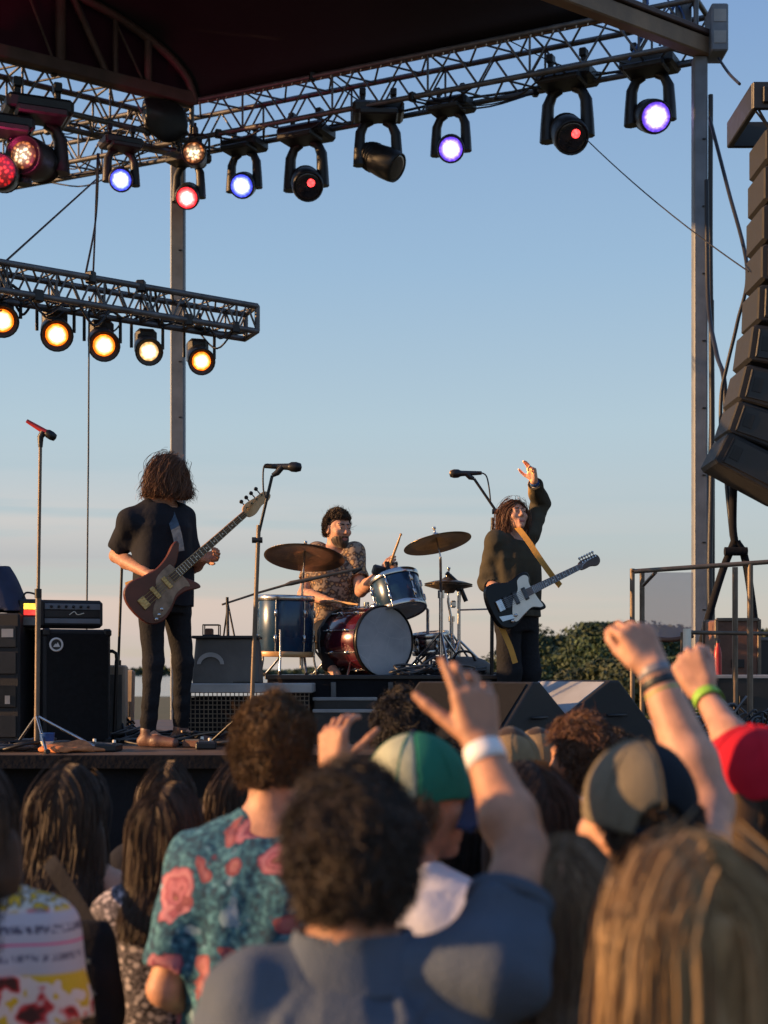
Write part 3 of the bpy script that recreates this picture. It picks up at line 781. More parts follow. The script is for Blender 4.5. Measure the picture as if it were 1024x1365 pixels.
# box trusses
def truss(label, p0, p1, hgt, back, nb, rc=.024, rl=.0105, group='lighting trusses over the stage', chord='alu_d', clutter=0, seed=1):
    p0, p1 = Vector(p0), Vector(p1); up = Vector((0, 0, hgt)); back = Vector(back)
    rt = empty('truss', (p0+p1)/2, 0, label, 'truss', group); o = -((p0+p1)/2)
    c = [(p0+o, p1+o), (p0+back+o, p1+back+o), (p0+up+o, p1+up+o), (p0+back+up+o, p1+back+up+o)]
    for a, e in c: MB().tube([a, e], rc, 8).build('chord', chord, rt)
    l = MB()
    for (i, j, ph) in ((0, 2, 0), (1, 3, 1), (0, 1, 1), (2, 3, 0)):
        for k in range(nb):
            t0, t1, tm = k/nb, (k+1)/nb, (k+.5)/nb
            A = lambda q, t: c[q][0].lerp(c[q][1], t)
            a, b_ = (i, j) if ph == 0 else (j, i)
            l.tube([A(a, t0), A(b_, tm)], rl, 6, False); l.tube([A(b_, tm), A(a, t1)], rl, 6, False)
            if k % 2 == 0: l.tube([A(i, t0), A(j, t0)], rl, 6, False)
    l.build('lacing', chord, rt)
    for t in (0, 1):
        e = MB(); q = [c[k][0].lerp(c[k][1], t) for k in (0, 1, 3, 2)]
        for k in range(4): e.tube([q[k], q[(k+1) % 4]], rc*.9, 6)
        e.build('end_frame', chord, rt)
    if clutter:
        rr = random.Random(seed); cb = MB()
        for k in range(clutter):
            t = rr.random()*.9; L = rr.uniform(.05, .14); a = c[rr.choice((0, 1, 2))]; d = c[rr.choice((0, 1))]
            q0, q1 = a[0].lerp(a[1], t), d[0].lerp(d[1], min(1, t+L)); mid = (q0+q1)/2+Vector((0, 0, -rr.uniform(.04, .16)))
            cb.tube(spline([q0, mid, q1], 5), rr.uniform(.006, .012), 5)
        cb.tube(spline([c[1][0].lerp(c[1][1], t)+Vector((0, 0, rr.uniform(.02, .07))) for t in np.linspace(0, 1, 15)], 3), .014, 6)
        cb.build('cable', 'cable', rt)
        for k in range(nb//2):
            t = (k+.5)/(nb//2); p = c[rr.choice((0, 1, 2))]; p = p[0].lerp(p[1], t)
            MB().box(p, (.06, .07, .09), Euler((0, 0, rr.random()*3)).to_matrix(), .01).build('clamp', 'blackmetal', rt)
    return rt
def onA(px):                     # the rear truss line in plan
    k = (px-CX)/F; t = (k*16+2.1)/(5+k*2.5); return Vector((-2.1+5*t, 16-2.5*t, 0)), t
A0, A1 = onA(-90)[0], onA(928)[0]
ZB, ZT = 7.53, 7.93
dA = (A1-A0).normalized(); nA = Vector((-dA.y, dA.x, 0))
corner = Vector((-2.05, 16, 0)); bdir = Vector((-.815, -.58, 0)); nB = Vector((bdir.y, -bdir.x, 0))
truss('long box truss across the rear of the stage carrying six moving lights', A0+Vector((0, 0, ZB)), A1+Vector((0, 0, ZB)), ZT-ZB, nA*.42, 17, .027, .0115, clutter=16)
truss('dark box truss along the left side under the roof corner', corner+Vector((0, 0, ZB-.02)), corner+bdir*5.2+Vector((0, 0, ZB-.02)), .38, nB*.42, 11, .03, .0125, clutter=16, seed=4)
# free lower truss
q0, q1 = P(-60, 380, 10.5), P(343, 442, 12.0); q0.z = q1.z = 4.58
truss('lower dark ladder truss at left with five warm lamps hanging from it', q0, q1, .20, (-.12, .28, 0), 13, .024, .0085, clutter=14, seed=8)

# vaulted roof
def rise(s): return .95*math.sqrt(max(0, 1-(1-min(s, 3.)/3)**2))
rf = empty('stage_roof', corner+Vector((0, 0, ZT)), 0, 'huge black vaulted tarpaulin roof over the stage with brown side arch', 'roof')
o = corner
r0, r1 = 0.0, (onA(800)[0]-corner).length
ss = [0, .04, .1, .2, .35, .5, .75, 1, 1.4, 1.8, 2.3, 3, 4, 5.5, 7.5]
g = MB(); vs = []; us = np.linspace(0, r1, 9)
for th in (0, .05):
    for s_ in ss:
        for i, u in enumerate(us): vs.append(dA*u+bdir*s_+Vector((0, 0, .03+rise(s_)+th-.02*math.sin(math.pi*(i % 2)))))
nu = len(us); ns = len(ss); off = nu*ns; fs = []
for j in range(ns-1):
    for i in range(nu-1):
        a = j*nu+i; fs += [(a, a+nu, a+nu+1, a+1), (off+a, off+a+1, off+a+nu+1, off+a+nu)]
for j in range(ns-1):
    for i in (0, nu-1): a = j*nu+i; fs.append((a, a+nu, off+a+nu, off+a))
for i in range(nu-1): fs.append((i, i+1, off+i+1, off+i)); a = (ns-1)*nu+i; fs.append((a, a+1, off+a+1, off+a))
g.add(vs, fs, True); g.build('canopy', 'roof', rf)
g = MB(); pts = [bdir*s_+Vector((0, 0, rise(s_)+.028))+nB*.02 for s_ in ss]
k = len(pts); vs = pts+[bdir*s_+Vector((0, 0, -.02))+nB*.02 for s_ in ss]; vs += [v+nB*.03 for v in vs]
fs = []
for i in range(k-1): fs += [(i, i+1, k+i+1, k+i), (2*k+i, 3*k+i, 3*k+i+1, 2*k+i+1), (i, 2*k+i, 2*k+i+1, i+1)]
g.add(vs, fs); g.build('side_cloth', 'gable', rf)
fine = [x*.08 for x in range(70)]
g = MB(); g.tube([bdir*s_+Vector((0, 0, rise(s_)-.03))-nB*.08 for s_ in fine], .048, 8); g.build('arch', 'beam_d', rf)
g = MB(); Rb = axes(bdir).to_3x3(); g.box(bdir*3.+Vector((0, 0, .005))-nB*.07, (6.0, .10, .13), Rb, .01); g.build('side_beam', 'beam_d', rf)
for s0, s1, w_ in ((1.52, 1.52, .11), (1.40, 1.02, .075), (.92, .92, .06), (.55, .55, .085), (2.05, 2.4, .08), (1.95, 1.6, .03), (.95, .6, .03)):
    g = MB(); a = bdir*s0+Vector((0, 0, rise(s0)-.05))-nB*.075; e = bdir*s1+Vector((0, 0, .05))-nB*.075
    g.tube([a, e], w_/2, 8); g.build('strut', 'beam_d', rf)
g = MB(); g.tube([Vector((0, 0, .0)), dA*(r1+.05)], .036, 8); g.build('front_beam', 'beam', rf)
g = MB()
for i in range(1, 40): g.tube([dA*(r1*i/40)+Vector((0, 0, .03)), dA*(r1*i/40)+Vector((0, 0, -.05))-nA*.04], .006, 4)
g.build('lashing', 'white_pl', rf)
# right fascia beam, lower than the truss
e0 = P(944, 66, 13.45); e1 = e0+Vector((-.8, -.61, 0)).normalized()*7
fb = empty('fascia_beam', e0, 0, 'heavy brown beam running out from the top of the right mast', 'beam')
g = MB(); Rb = axes(e1-e0).to_3x3(); g.box((e1-e0)/2, ((e1-e0).length, .13, .16), Rb, .012); g.build('beam_body', 'beam', fb)
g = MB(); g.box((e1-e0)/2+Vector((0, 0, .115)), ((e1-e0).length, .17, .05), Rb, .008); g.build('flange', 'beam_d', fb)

# masts
def mast(label, px, Y, w, top_z, base_z):
    X = (px-CX)/F*Y; rt = empty('mast', (X, Y, base_z), 0, label, 'mast', 'square aluminium masts'); H = top_z-base_z
    g = MB(); g.box((0, 0, H/2), (w, w, H), None, .012); g.build('tube', 'alu', rt)
    g = MB(); g.box((0, 0, .012), (w*2.4, w*2.4, .024), None, .004); g.build('base_plate', 'alu', rt)
    for i in range(int(H/.6)): MB().box((w*.22, -w/2-.004, .4+i*.6), (.03, .012, .012)).build('bolt', 'blackmetal', rt)
    return rt
mast('left aluminium mast rising behind the bass player up to the truss corner', 237.5, 16.25, .15, 7.5, 0)
mr = mast('tall right aluminium mast with black cable down its side', 932.5, 13.45, .125, 7.36, DECK)
g = MB(); g.tube(spline([(.095, -.06, .5), (.088, -.03, 2), (.10, -.05, 3), (.085, -.06, 4.2), (.09, -.05, 5.6)], 6), .022, 6); g.build('cable', 'cable', mr)
g = MB(); g.box((.1, -.02, 1.55), (.06, .06, 1.5), None, .01); g.build('cable_cover', 'black', mr)
hb = empty('mast_head_box', P(955, 45, 13.4), 0, 'pale grey winch box at the top of the right mast', 'winch box')
g = MB(); g.box((0, 0, 0), (.15, .3, .42), None, .012); g.build('housing', 'alu', hb)
for z_ in (.1, -.09): MB().box((0, -.152, z_), (.11, .006, .11), None, .002).build('cover_plate', 'pale_edge', hb)
th = empty('truss_tower_head', P(875, 22, 13.75), 0, 'blue draped bracket at the right end of the rear truss', 'bracket')
g = MB()
rr = random.Random(5)
for i in range(14):
    a = Vector((rr.uniform(-.22, .38), rr.uniform(-.1, .1), rr.uniform(-.05, .45))); g.tube(spline([a, a+Vector((rr.uniform(-.1, .1), 0, -.15)), a+Vector((rr.uniform(-.16, .16), 0, -.3+rr.uniform(-.1, .1)))], 5), rr.uniform(.006, .016), 5)
g.build('cable', 'bluep', th)
g = MB(); g.box((-.1, 0, .2), (.05, .05, .5), None, .006); g.box((.2, 0, .2), (.05, .05, .55), None, .006); g.box((.05, 0, .25), (.5, .05, .05), None, .006); g.box((.27, .02, .1), (.10, .1, .34), None, .01); g.build('frame', 'alu_d', th)
cp = empty('corner_plate', P(221, 160, 15.75), R(35), 'crumpled dark metal plate at the truss corner under the roof', 'plate')
S_ = SDF(.02); S_.ell((0, 0, 0), (.30, .10, .24), k=0, disp=(.035, 14, (1, 1, 1), 3)); S_.half((.24, 0, 0), (1, 0, 0)); S_.half((-.25, 0, 0), (-1, 0, 0)); S_.half((0, 0, .2), (0, 0, 1)); sdfobj('plate_body', S_, 'black', cp)

# ------------------------------------------------------------------ lamps
def E(nm, c, s, rim, rs, dots=False):
    m, nt, b = nodes(nm); at = N(nt, 'ShaderNodeAttribute'); at.attribute_name = 'rnd'
    mx = lambda k, q: tuple(c[i]*k*q+rim[i]*rs*(1-k) for i in range(3))
    cr = ramp(nt, at.outputs['Fac'], [(0, tuple(x*rs*.12 for x in rim)), (.28, tuple(x*rs*.75 for x in rim)), (.5, mx(.15, s)), (.72, mx(.55, s)), (1, tuple(x*s for x in c))])
    b.inputs['Base Color'].default_value = (.03, .03, .03, 1); nt.links.new(cr.outputs[0], b.inputs['Emission Color'])
    tc = N(nt, 'ShaderNodeTexCoord'); v = N(nt, 'ShaderNodeTexVoronoi'); v.inputs['Scale'].default_value = 30; nt.links.new(tc.outputs['Object'], v.inputs['Vector'])
    mr = N(nt, 'ShaderNodeMapRange'); nt.links.new(v.outputs['Distance'], mr.inputs['Value']); mr.inputs['From Max'].default_value = .6; mr.inputs['To Min'].default_value = 1.5; mr.inputs['To Max'].default_value = .12 if dots else .6
    nt.links.new(mr.outputs[0], b.inputs['Emission Strength']); M[nm] = m
E('lens_blue', (.62, .70, 1.), 6, (.07, .10, 1.), 1.6); E('lens_violet', (.78, .66, 1.), 6, (.19, .08, 1.), 1.4); E('lens_white', (1., .90, .70), 5, (1., .55, .2), 1.2); E('lens_warm', (1, .80, .40), 8, (1., .15, .004), 3.2)
E('lens_red', (1., .05, .04), 1.2, (.8, .01, .01), .8, True); E('lens_pink', (1, .55, .48), 4, (1., .03, .04), 2.2); E('lens_cream', (1, .74, .46), 3., (1., .30, .08), .7, True); E('lens_amber', (1, .80, .38), 7, (1., .17, .006), 2.8)
M['glint'] = glow('red_glint', (1, .04, .04), 4.)
def lens_disc(parent, m4, r, z, mat):
    g = MB(); pr = [(1.16, -.012), (1.08, .0), (.94, .004), (.78, .006), (.55, .008), (.25, .010), (.001, .011)]; va = [0, .2, .30, .46, .74, 1, 1]
    g.lathe([(r*a_, z+b_) for a_, b_ in pr], m4, 26); n_ = len(g.v); ob = g.build('lens', mat, parent); at = ob.data.attributes.new('rnd', 'FLOAT', 'POINT')
    at.data.foreach_set('value', [va[min(i//26, 6)] if i < 26*7 else 0. for i in range(n_)]); return ob
M['lens_off'] = mk('dark_lens', (.02, .02, .025), .1, 0, .2, 20, 0, 60, .5, 0, .5)
def moving_head(label, lens, Y, aim, mat, sc_=1., up=.36, yaw=0, lr=.092, lensmat2=None):
    """lens: the pixel of its glass; the lamp hangs from a clamp above"""
    aim = Vector(aim).normalized(); L = P(*lens, Y); c = L-aim*.19*sc_
    rt = empty('moving_light', c+Vector((0, 0, up*sc_)), yaw, label, 'stage light', 'moving lights under the roof trusses')
    Ri = Matrix.Rotation(-yaw, 3, 'Z'); al = Ri@aim; hc = Vector((0, 0, -up*sc_)); k = sc_
    g = MB(); g.box((0, 0, .01*k), (.40*k, .27*k, .10*k), None, .03*k); g.box((0, -.10*k, -.05*k), (.30*k, .2*k, .05*k), None, .015*k); g.build('base', 'black', rt)
    for x in (-.12, .12): MB().tube([(x*k, 0, .05*k), (x*k, 0, .15*k)], .022*k, 6).box((x*k, 0, .16*k), (.05*k, .07*k, .06*k), None, .01).build('clamp', 'blackmetal', rt)
    for x in (-1, 1):
        g = MB(); g.tube([(x*.05*k, 0, -.06*k), (x*.105*k, 0, -.09*k), (x*.138*k, 0, -.16*k), (x*.146*k, 0, -.30*k), (x*.142*k, 0, -up*k-.05*k)], [.034*k, .036*k, .042*k, .046*k, .056*k], 8); g.build('yoke_arm', 'black', rt)
    g = MB(); g.lathe([(.0001, -.17*k), (.06*k, -.165*k), (.095*k, -.12*k), (.112*k, -.03*k), (.122*k, .06*k), (.122*k, .15*k), (.116*k, .185*k), (.108*k, .192*k), (.102*k, .175*k), (.0001, .172*k)], zto(al, hc), 26)
    hd = g.build('head', 'black', rt)
    lens_disc(hd, zto(al, hc), lr*k, .184*k, mat)
    if lensmat2:
        g = MB(); g.lathe([(.03*k, .1955*k), (.0001, .2*k)], zto(al, hc)@Matrix.Translation((.02*k, .03*k, 0)), 12); g.build('glint_disc', lensmat2, hd)  # glowing disc stands in for the red glint in the dark glass
    g = MB()
    for i in range(5): g.lathe([((.111-.006*i*i*.3)*k, (-.03-.025*i)*k), ((.118-.006*i*i*.3)*k, (-.035-.025*i)*k), ((.111-.006*i*i*.3)*k, (-.04-.025*i)*k)], zto(al, hc), 22)
    g.build('cooling_fins', 'blackmetal', hd)
    return rt
yA = lambda px: onA(px)[0].y+.15
ya = math.atan2(dA.y, dA.x)
moving_head('blue white moving light hanging just right of the left mast', (322, 248), yA(322), (-.05, -1, -.40), 'lens_blue', 1.12, yaw=ya)
moving_head('dark moving light with a dim red lens above the bass headstock', (411, 249), yA(408), (.15, -1, -.55), 'lens_off', 1.35, yaw=ya, lensmat2='glint')
moving_head('switched off moving light turned sideways to the right on the rear truss', (530, 224), yA(512), (.75, -.35, -.45), 'lens_off', 1.3, yaw=ya+.5)
moving_head('blue white moving light at the middle of the rear truss', (601, 199), yA(601), (-.05, -1, -.42), 'lens_violet', 1.12, yaw=ya)
moving_head('dark moving light with a red glint near the thin guy wire', (763, 184), yA(757), (.1, -1, -.62), 'lens_off', 1.4, yaw=ya, lensmat2='glint')
moving_head('violet moving light next to the right mast', (875, 156), yA(873), (.08, -1, -.42), 'lens_violet', 1.28, yaw=ya)
moving_head('red glowing moving light under the truss corner', (249, 264), 15.6, (.02, -1, -.5), 'lens_pink', 1.05, yaw=ya)
moving_head('blue moving light hanging from the left truss near the corner', (161, 240), 14.9, (.15, -1, -.4), 'lens_blue', 1.0, yaw=.5, up=.34)
moving_head('large cream lamp at the left edge below the roof', (30, 206), 14.2, (-.25, -1, -.1), 'lens_cream', 1.6, up=.30, yaw=.4, lr=.07)
moving_head('red lit lamp cut by the left picture edge below the roof', (-2, 228), 14.0, (.1, -1, -.2), 'lens_red', 1.4, up=.32, yaw=.4, lr=.10)
def par_can(label, lens, Y, aim, mat, k=1., up=.27, lr=.070):
    aim = Vector(aim).normalized(); c = P(*lens, Y)-aim*.13*k
    rt = empty('par_lamp', c+Vector((0, 0, up)), 0, label, 'stage lamp', 'warm par lamps'); hc = Vector((0, 0, -up))
    g = MB(); g.lathe([(.0001, -.15*k), (.06*k, -.145*k), (.095*k, -.09*k), (.10*k, 0), (.11*k, .11*k), (.112*k, .135*k), (.1*k, .137*k), (.092*k, .115*k), (.0001, .11*k)], zto(aim, hc), 22)
    b_ = g.build('housing', 'black', rt)
    lens_disc(b_, zto(aim, hc), lr*k*.98, .118*k, mat)
    g = MB(); sd = Vector((aim.y, -aim.x, 0)).normalized()*.125*k
    g.tube([hc+sd, hc+sd+Vector((0, 0, up*.75)), Vector((0, 0, -.03))+sd*.6, Vector((0, 0, -.03))-sd*.6, hc-sd+Vector((0, 0, up*.75)), hc-sd], .013, 6); g.build('yoke', 'blackmetal', rt)
    g = MB(); g.box((0, 0, 0), (.06, .08, .09), None, .012); g.tube([(0, 0, -.05), (0, 0, .09)], .014, 6); g.build('clamp', 'blackmetal', rt)
    g = MB(); sd2 = sd.normalized()*.07*k
    g.box(hc-aim*.1*k+Vector((0, 0, .03)), (.17*k, .15*k, .2*k), axes(sd, (0, 0, 1)).to_3x3(), .03); g.build('ballast_box', 'black', rt); return rt
yL = lambda px: 10.6+1.45*(px+60)/403
for px, py, mt, lb in ((3, 428, 'lens_warm', 'orange lamp cut by the left picture edge on the lower truss'), (76, 447, 'lens_warm', 'brightest orange lamp, second from the left on the lower truss'),
                       (139, 461, 'lens_amber', 'amber lamp in the middle of the lower truss'), (199, 469, 'lens_white', 'pale white lamp just left of the left mast on the lower truss'),
                       (269, 482, 'lens_amber', 'last amber lamp hanging below the free end of the lower truss')):
    par_can(lb, (px, py), yL(px)+.1, (.30, -1, -.45), mt, .98 if px > 150 else 1.1)
rt = par_can('round cream lamp glowing at the roof corner over the left mast', (258, 203), 15.4, (0, -1, -.1), 'lens_cream', 1.15, .25, .085)

# ------------------------------------------------------------------ ropes and cables
def line(name, label, cat, pts, r, mat='cable', group=None):
    pts = [Vector(p) for p in pts]; o_ = pts[0]; ob = MB().tube([p-o_ for p in pts], r, 6).build(name, mat); ob.location = o_
    return tag(ob, label, cat, group)
G = 'rigging lines over the stage'
def sag(a, b_, d, n=12): return [Vector(a).lerp(Vector(b_), i/n)+Vector((0, 0, -d*4*(i/n)*(1-i/n))) for i in range(n+1)]
line('guy_wire', 'thin guy wire slanting down from the dark lamp to the speaker tower', 'wire', sag(P(782, 186, 13.9), P(998, 362, 11.3), .05), .006, group=G)
line('hoist_rope', 'pair of dark ropes from the left truss down to the lower truss', 'rope', spline([P(132, 205, 14.5), P(128, 290, 13), P(113, 372, 11.4)], 6), .009, group=G)
line('hoist_rope', 'dark rope beside the pair meeting the lower truss at its lamps', 'rope', spline([P(130, 205, 14.55), P(127, 300, 13), P(124, 374, 11.5)], 6), .009, group=G)
line('safety_rope', 'single thin rope hanging from the lower truss down to the amplifier', 'rope', [P(119, 395, 11.3), P(118, 600, 11.3), P(115, 905, 11.3)], .0065, group=G)
line('tie_rope', 'slanted rope from the left picture edge up to the roof truss', 'rope', [P(-30, 375, 10.6), P(8, 348, 11.2), P(132, 236, 14.4)], .009, group=G)
line('speaker_cable', 'thin black cable from the mast head to the speaker bumper', 'cable', spline([P(958, 78, 13.3), P(972, 98, 12.2), P(986, 112, 11.2)], 6), .012, group='black cables beside the speaker stack')
line('speaker_cable', 'black cable swinging from the right mast past the speakers to the floor', 'cable', spline([P(946, 157, 13.2), P(970, 250, 12.6), P(996, 357, 11.9), P(983, 430, 11.8), P(969, 489, 11.8), P(961, 535, 11.8), P(962, 640, 11.8)], 8), .016, group='black cables beside the speaker stack')
line('speaker_cable', 'black cable from the right mast into the bundle behind the lowest speaker', 'cable', spline([P(942, 240, 13.2), P(944, 398, 13.0), P(955, 470, 12.4), P(966, 512, 11.9), P(968, 625, 11.8), P(976, 715, 11.7)], 8), .020, group='black cables beside the speaker stack')
line('speaker_cable', 'straight thick black cable hugging the right mast down to the railing', 'cable', spline([P(948, 400, 13.1), P(949, 600, 13.1), P(946, 760, 13.0), P(948, 850, 13)], 8), .026, group='black cables beside the speaker stack')

# ------------------------------------------------------------------ hanging line array, seen from its side
YA = 11.0; kA = YA/F
DX = 17
boxes = [(1004, 169, 45, 0), (1002, 219, 48, 0), (1000, 271.5, 49, 0), (998.5, 324.5, 48, .5), (994.5, 378.5, 49, 2), (987, 431, 49, 8), (978, 484, 49, 14), (968, 532, 46, 19), (955.5, 574, 46, 27)]
words = ['top', 'second', 'third', 'fourth', 'fifth', 'sixth', 'seventh', 'eighth', 'lowest']
for i, (px, py, h_, a) in enumerate(boxes):
    rt = empty('line_array_speaker', P(px+DX, py, YA)+Vector((0, .26, 0)), 0, ('lowest, most tilted black speaker of the hanging line array' if i == 8 else '%s black speaker from the top of the hanging line array' % words[i] if i else 'topmost black speaker of the line array, under its bumper frame'), 'speaker', 'speakers of the hanging line array')
    rt.rotation_euler = (0, R(a), 0)
    H = h_*kA; W = .60; g = MB(); fr = Matrix(((1, 0, 0, 0), (0, 0, -1, .25), (0, 1, 0, 0), (0, 0, 0, 1)))
    poly = [(0, -.02), (.03, 0), (W-.02, .0), (W, -.02), (W, -H*1.03), (W-.02, -H*1.05), (.03, -H), (0, -H+.02)]
    g.prism(poly, .0, .5, fr, .012); g.build('cabinet', 'tolex', rt)
    g = MB(); g.box((.30, -.254, -H*.5), (.50, .012, H*.78), None, .005); g.build('side_plate', 'black', rt)
    g = MB(); g.tube([(.40, -.263, -H*.42), (.40, -.273, -H*.5), (.40, -.263, -H*.58)], .009, 6); g.build('latch', 'chrome' if i > 4 else 'blackmetal', rt)
    g = MB(); g.tube([(.06, -.263, -H*.15), (.06, -.263, -H*.85)], .008, 6); g.build('rigging_pin', 'blackmetal', rt)
    g = MB(); g.box((W+.004, 0, -H*.52), (.006, .46, H*.86), None, .002); g.build('grille', 'grille', rt)
    g = MB(); g.box((.12, -.261, -H*.5), (.07, .006, H*.4), None, .002); g.build('handle', 'blackmetal', rt)
bf = empty('bumper_frame', P(1003, 128, YA)+Vector((0, .4, 0)), 0, 'brown black flying frame above the topmost line array speaker', 'flying frame')
g = MB(); g.box((.25, -.4, 0), (.5, .04, .20), None, .008); g.box((.25, .4, 0), (.5, .04, .20), None, .008); g.box((.02, 0, 0), (.05, .8, .20), None, .008); g.build('frame', 'black', bf)
g = MB(); g.box((.17, -.43, .0), (.2, .03, .12), None, .01); g.tube([(.3, -.43, 0), (.3, -.45, 0)], .05, 12); g.build('motor_hook', 'blackmetal', bf)
g = MB(); g.tube([(.05, -.38, -.09), (.13, -.38, -.23)], .01, 6); g.tube([(.02, -.38, -.09), (.12, -.38, -.22)], .008, 6); g.tube([(.17, -.38, -.09), (.14, -.38, -.23)], .008, 6); g.build('shackle', 'blackmetal', bf)
tf = empty('tower_frame', P(979, 985, 11.6), 0, 'black wrapped A frame stand holding the cable bundle behind the railing', 'frame stand')
o_ = tf.location
for pts in ([(978, 640), (977, 700), (980, 726)], [(979, 722), (962, 765), (940, 840), (928, 900)], [(982, 722), (994, 748), (1007, 838), (1012, 900)]):
    MB().tube(spline([P(x, y, 11.6)-o_ for x, y in pts], 6), .030, 8).build('leg', 'blackmat', tf)
g = MB(); g.tube([P(966, 735, 11.55)-o_, P(996, 735, 11.55)-o_], .035, 8); g.build('knot', 'blackmat', tf)

# ------------------------------------------------------------------ railing and clutter of the right wing
YR = 9.5
rl = empty('railing', P(930, 990, YR), 0, 'tarnished steel tube railing at the right side of the stage', 'railing'); o_ = rl.location
Q = lambda x, y, d=0: P(x, y, YR+d)-o_
for a, e, r_ in (((841, 762, 0), (1040, 748, 0), .016), ((843, 758, 0), (843, 990, 0), .016), ((856, 764, .35), (856, 985, .35), .017), ((1000, 752, .0), (1000, 990, 0), .019), ((980, 756, .4), (980, 985, .4), .019), ((918, 843, .2), (1040, 845, .2), .014), ((911, 843, .0), (911, 990, .0), .018)):
    MB().tube([Q(*a), Q(*e)], r_, 8).build('rail', 'steel_w', rl)
g = MB(); g.tube([Q(858, 780, .3), Q(874, 763, 0)], .012, 6); g.build('brace', 'steel_w', rl)
g = MB(); g.tube([Q(916, 838, -.05), Q(916, 868, -.05)], .026, 10); g.build('sleeve', 'white_pl', rl)
m, nt, b = nodes('pinkish_scrim'); b.inputs['Base Color'].default_value = (.50, .40, .44, 1); b.inputs['Roughness'].default_value = .9
tr = N(nt, 'ShaderNodeBsdfTransparent'); mxs = N(nt, 'ShaderNodeMixShader'); tl = N(nt, 'ShaderNodeBsdfTranslucent'); tl.inputs['Color'].default_value = (.55, .42, .46, 1); ad = N(nt, 'ShaderNodeMixShader'); ad.inputs['Fac'].default_value = .5
nt.links.new(b.outputs[0], ad.inputs[1]); nt.links.new(tl.outputs[0], ad.inputs[2]); mxs.inputs['Fac'].default_value = .62
nt.links.new(tr.outputs[0], mxs.inputs[1]); nt.links.new(ad.outputs[0], mxs.inputs[2]); nt.links.new(mxs.outputs[0], nt.nodes['Material Output'].inputs['Surface'])
sb = empty('scrim', P(890, 800, YR+.35), 0, 'sheer pinkish scrim hung in the railing with sagging lower edge', 'scrim'); o_ = sb.location
top = [(x, 763) for x in np.linspace(858, 924, 12)]; bot = [(x, 845+6*math.sin((x-858)/66*math.pi)) for x in np.linspace(858, 924, 12)]
g = MB(); vs = [P(x, y, YR+.35)-o_ for x, y in top]+[P(x, y, YR+.35)-o_ for x, y in bot]; g.add(vs, [(i, i+1, 13+i, 12+i) for i in range(11)]); g.build('sheet', m, sb)
g = MB(); g.tube([P(x, y+2, YR+.35)-o_ for x, y in bot], .016, 6); g.build('hem', 'brick', sb)
def crate(label, px0, px1, py0, Y, d, z0, mat='brick', lid=None, cat='crate', name='crate', grp=None):
    x0, x1 = (px0-CX)/F*Y, (px1-CX)/F*Y; zt = ZC+(HY-py0)/F*Y; w = x1-x0; H = zt-z0
    rt = empty(name, ((x0+x1)/2, Y+d/2, z0), 0, label, cat, grp)
    g = MB(); g.box((0, 0, H/2), (w, d, H), None, .012); g.build('body', mat, rt)
    g = MB()
    for x in (-w/2, w/2):
        for y in (-d/2, d/2): g.box((x, y, H/2), (.025, .025, H+.006), None, .004)
    for y in (-d/2, d/2): g.box((0, y, H), (w, .025, .025), None, .004); g.box((0, y, .02), (w, .025, .025), None, .004)
    g.build('edge_trim', lid or 'alu_d', rt)
    g = MB(); g.box((0, -d/2-.006, H*.62), (min(.1, w*.3), .012, min(.06, H*.2)), None, .004); g.build('latch', 'blackmetal', rt); return rt
crate('rust brown wooden box standing behind the railing posts', 955, 1012, 826, 10.6, .4, DECK, 'brick', 'steel_w')
crate('long low equipment trunk with grey lid right of the railing', 930, 1060, 902, 10.1, .45, DECK, 'black', 'greysky')
crate('black gear case behind the red bottle at the right edge', 1005, 1060, 852, 10.9, .5, DECK, 'black', 'alu_d')
rb = empty('red_bottle', P(957, 902, 10.15), 0, 'red bottle with dark cap standing on the equipment trunk', 'bottle')
g = MB(); g.lathe([(.026, 0), (.027, .02), (.027, .15), (.02, .19), (.012, .21), (.012, .23)], None, 16); g.build('bottle_body', 'redp', rb)
g = MB(); g.lathe([(.015, .228), (.015, .25), (.0001, .252)], None, 12); g.build('cap', 'black', rb)
def cable_heap(label, px, py, Y, w, n, seed, mats=('cable', 'blackmetal', 'alu_d'), z=DECK, hgt=.16):
    rr = random.Random(seed); c = P(px, py, Y); c.z = z
    rt = empty('cable_heap', c, 0, label, 'cables', 'heaps of cable on the stage')
    for k, mt in enumerate(mats):
        g = MB()
        for i in range(n):
            a = rr.uniform(0, 6.28); x, y = rr.uniform(-w, w), rr.uniform(-.2, .2); r_ = rr.uniform(.05, .16); hh = rr.uniform(.012, hgt)*(1-abs(x)/w*.6)
            g.tube(spline([(x+r_*math.cos(a+t*1.3), y+r_*.8*math.sin(a+t*1.3), .012+hh*abs(math.sin(a+t))) for t in range(6)], 4), rr.uniform(.006, .011), 5)
        g.build('coil', mt, rt)
    return rt
cable_heap('tangled cables and clamps heaped below the railing at the right', 975, 985, 9.3, .36, 16, 3, hgt=.34)
cable_heap('black cables coiled at the foot of the chrome microphone stand', 45, 998, 8.6, .22, 9, 4, hgt=.05)
cable_heap('dark cables lying between amplifier and bass player', 165, 985, 9.6, .22, 12, 6, hgt=.14)
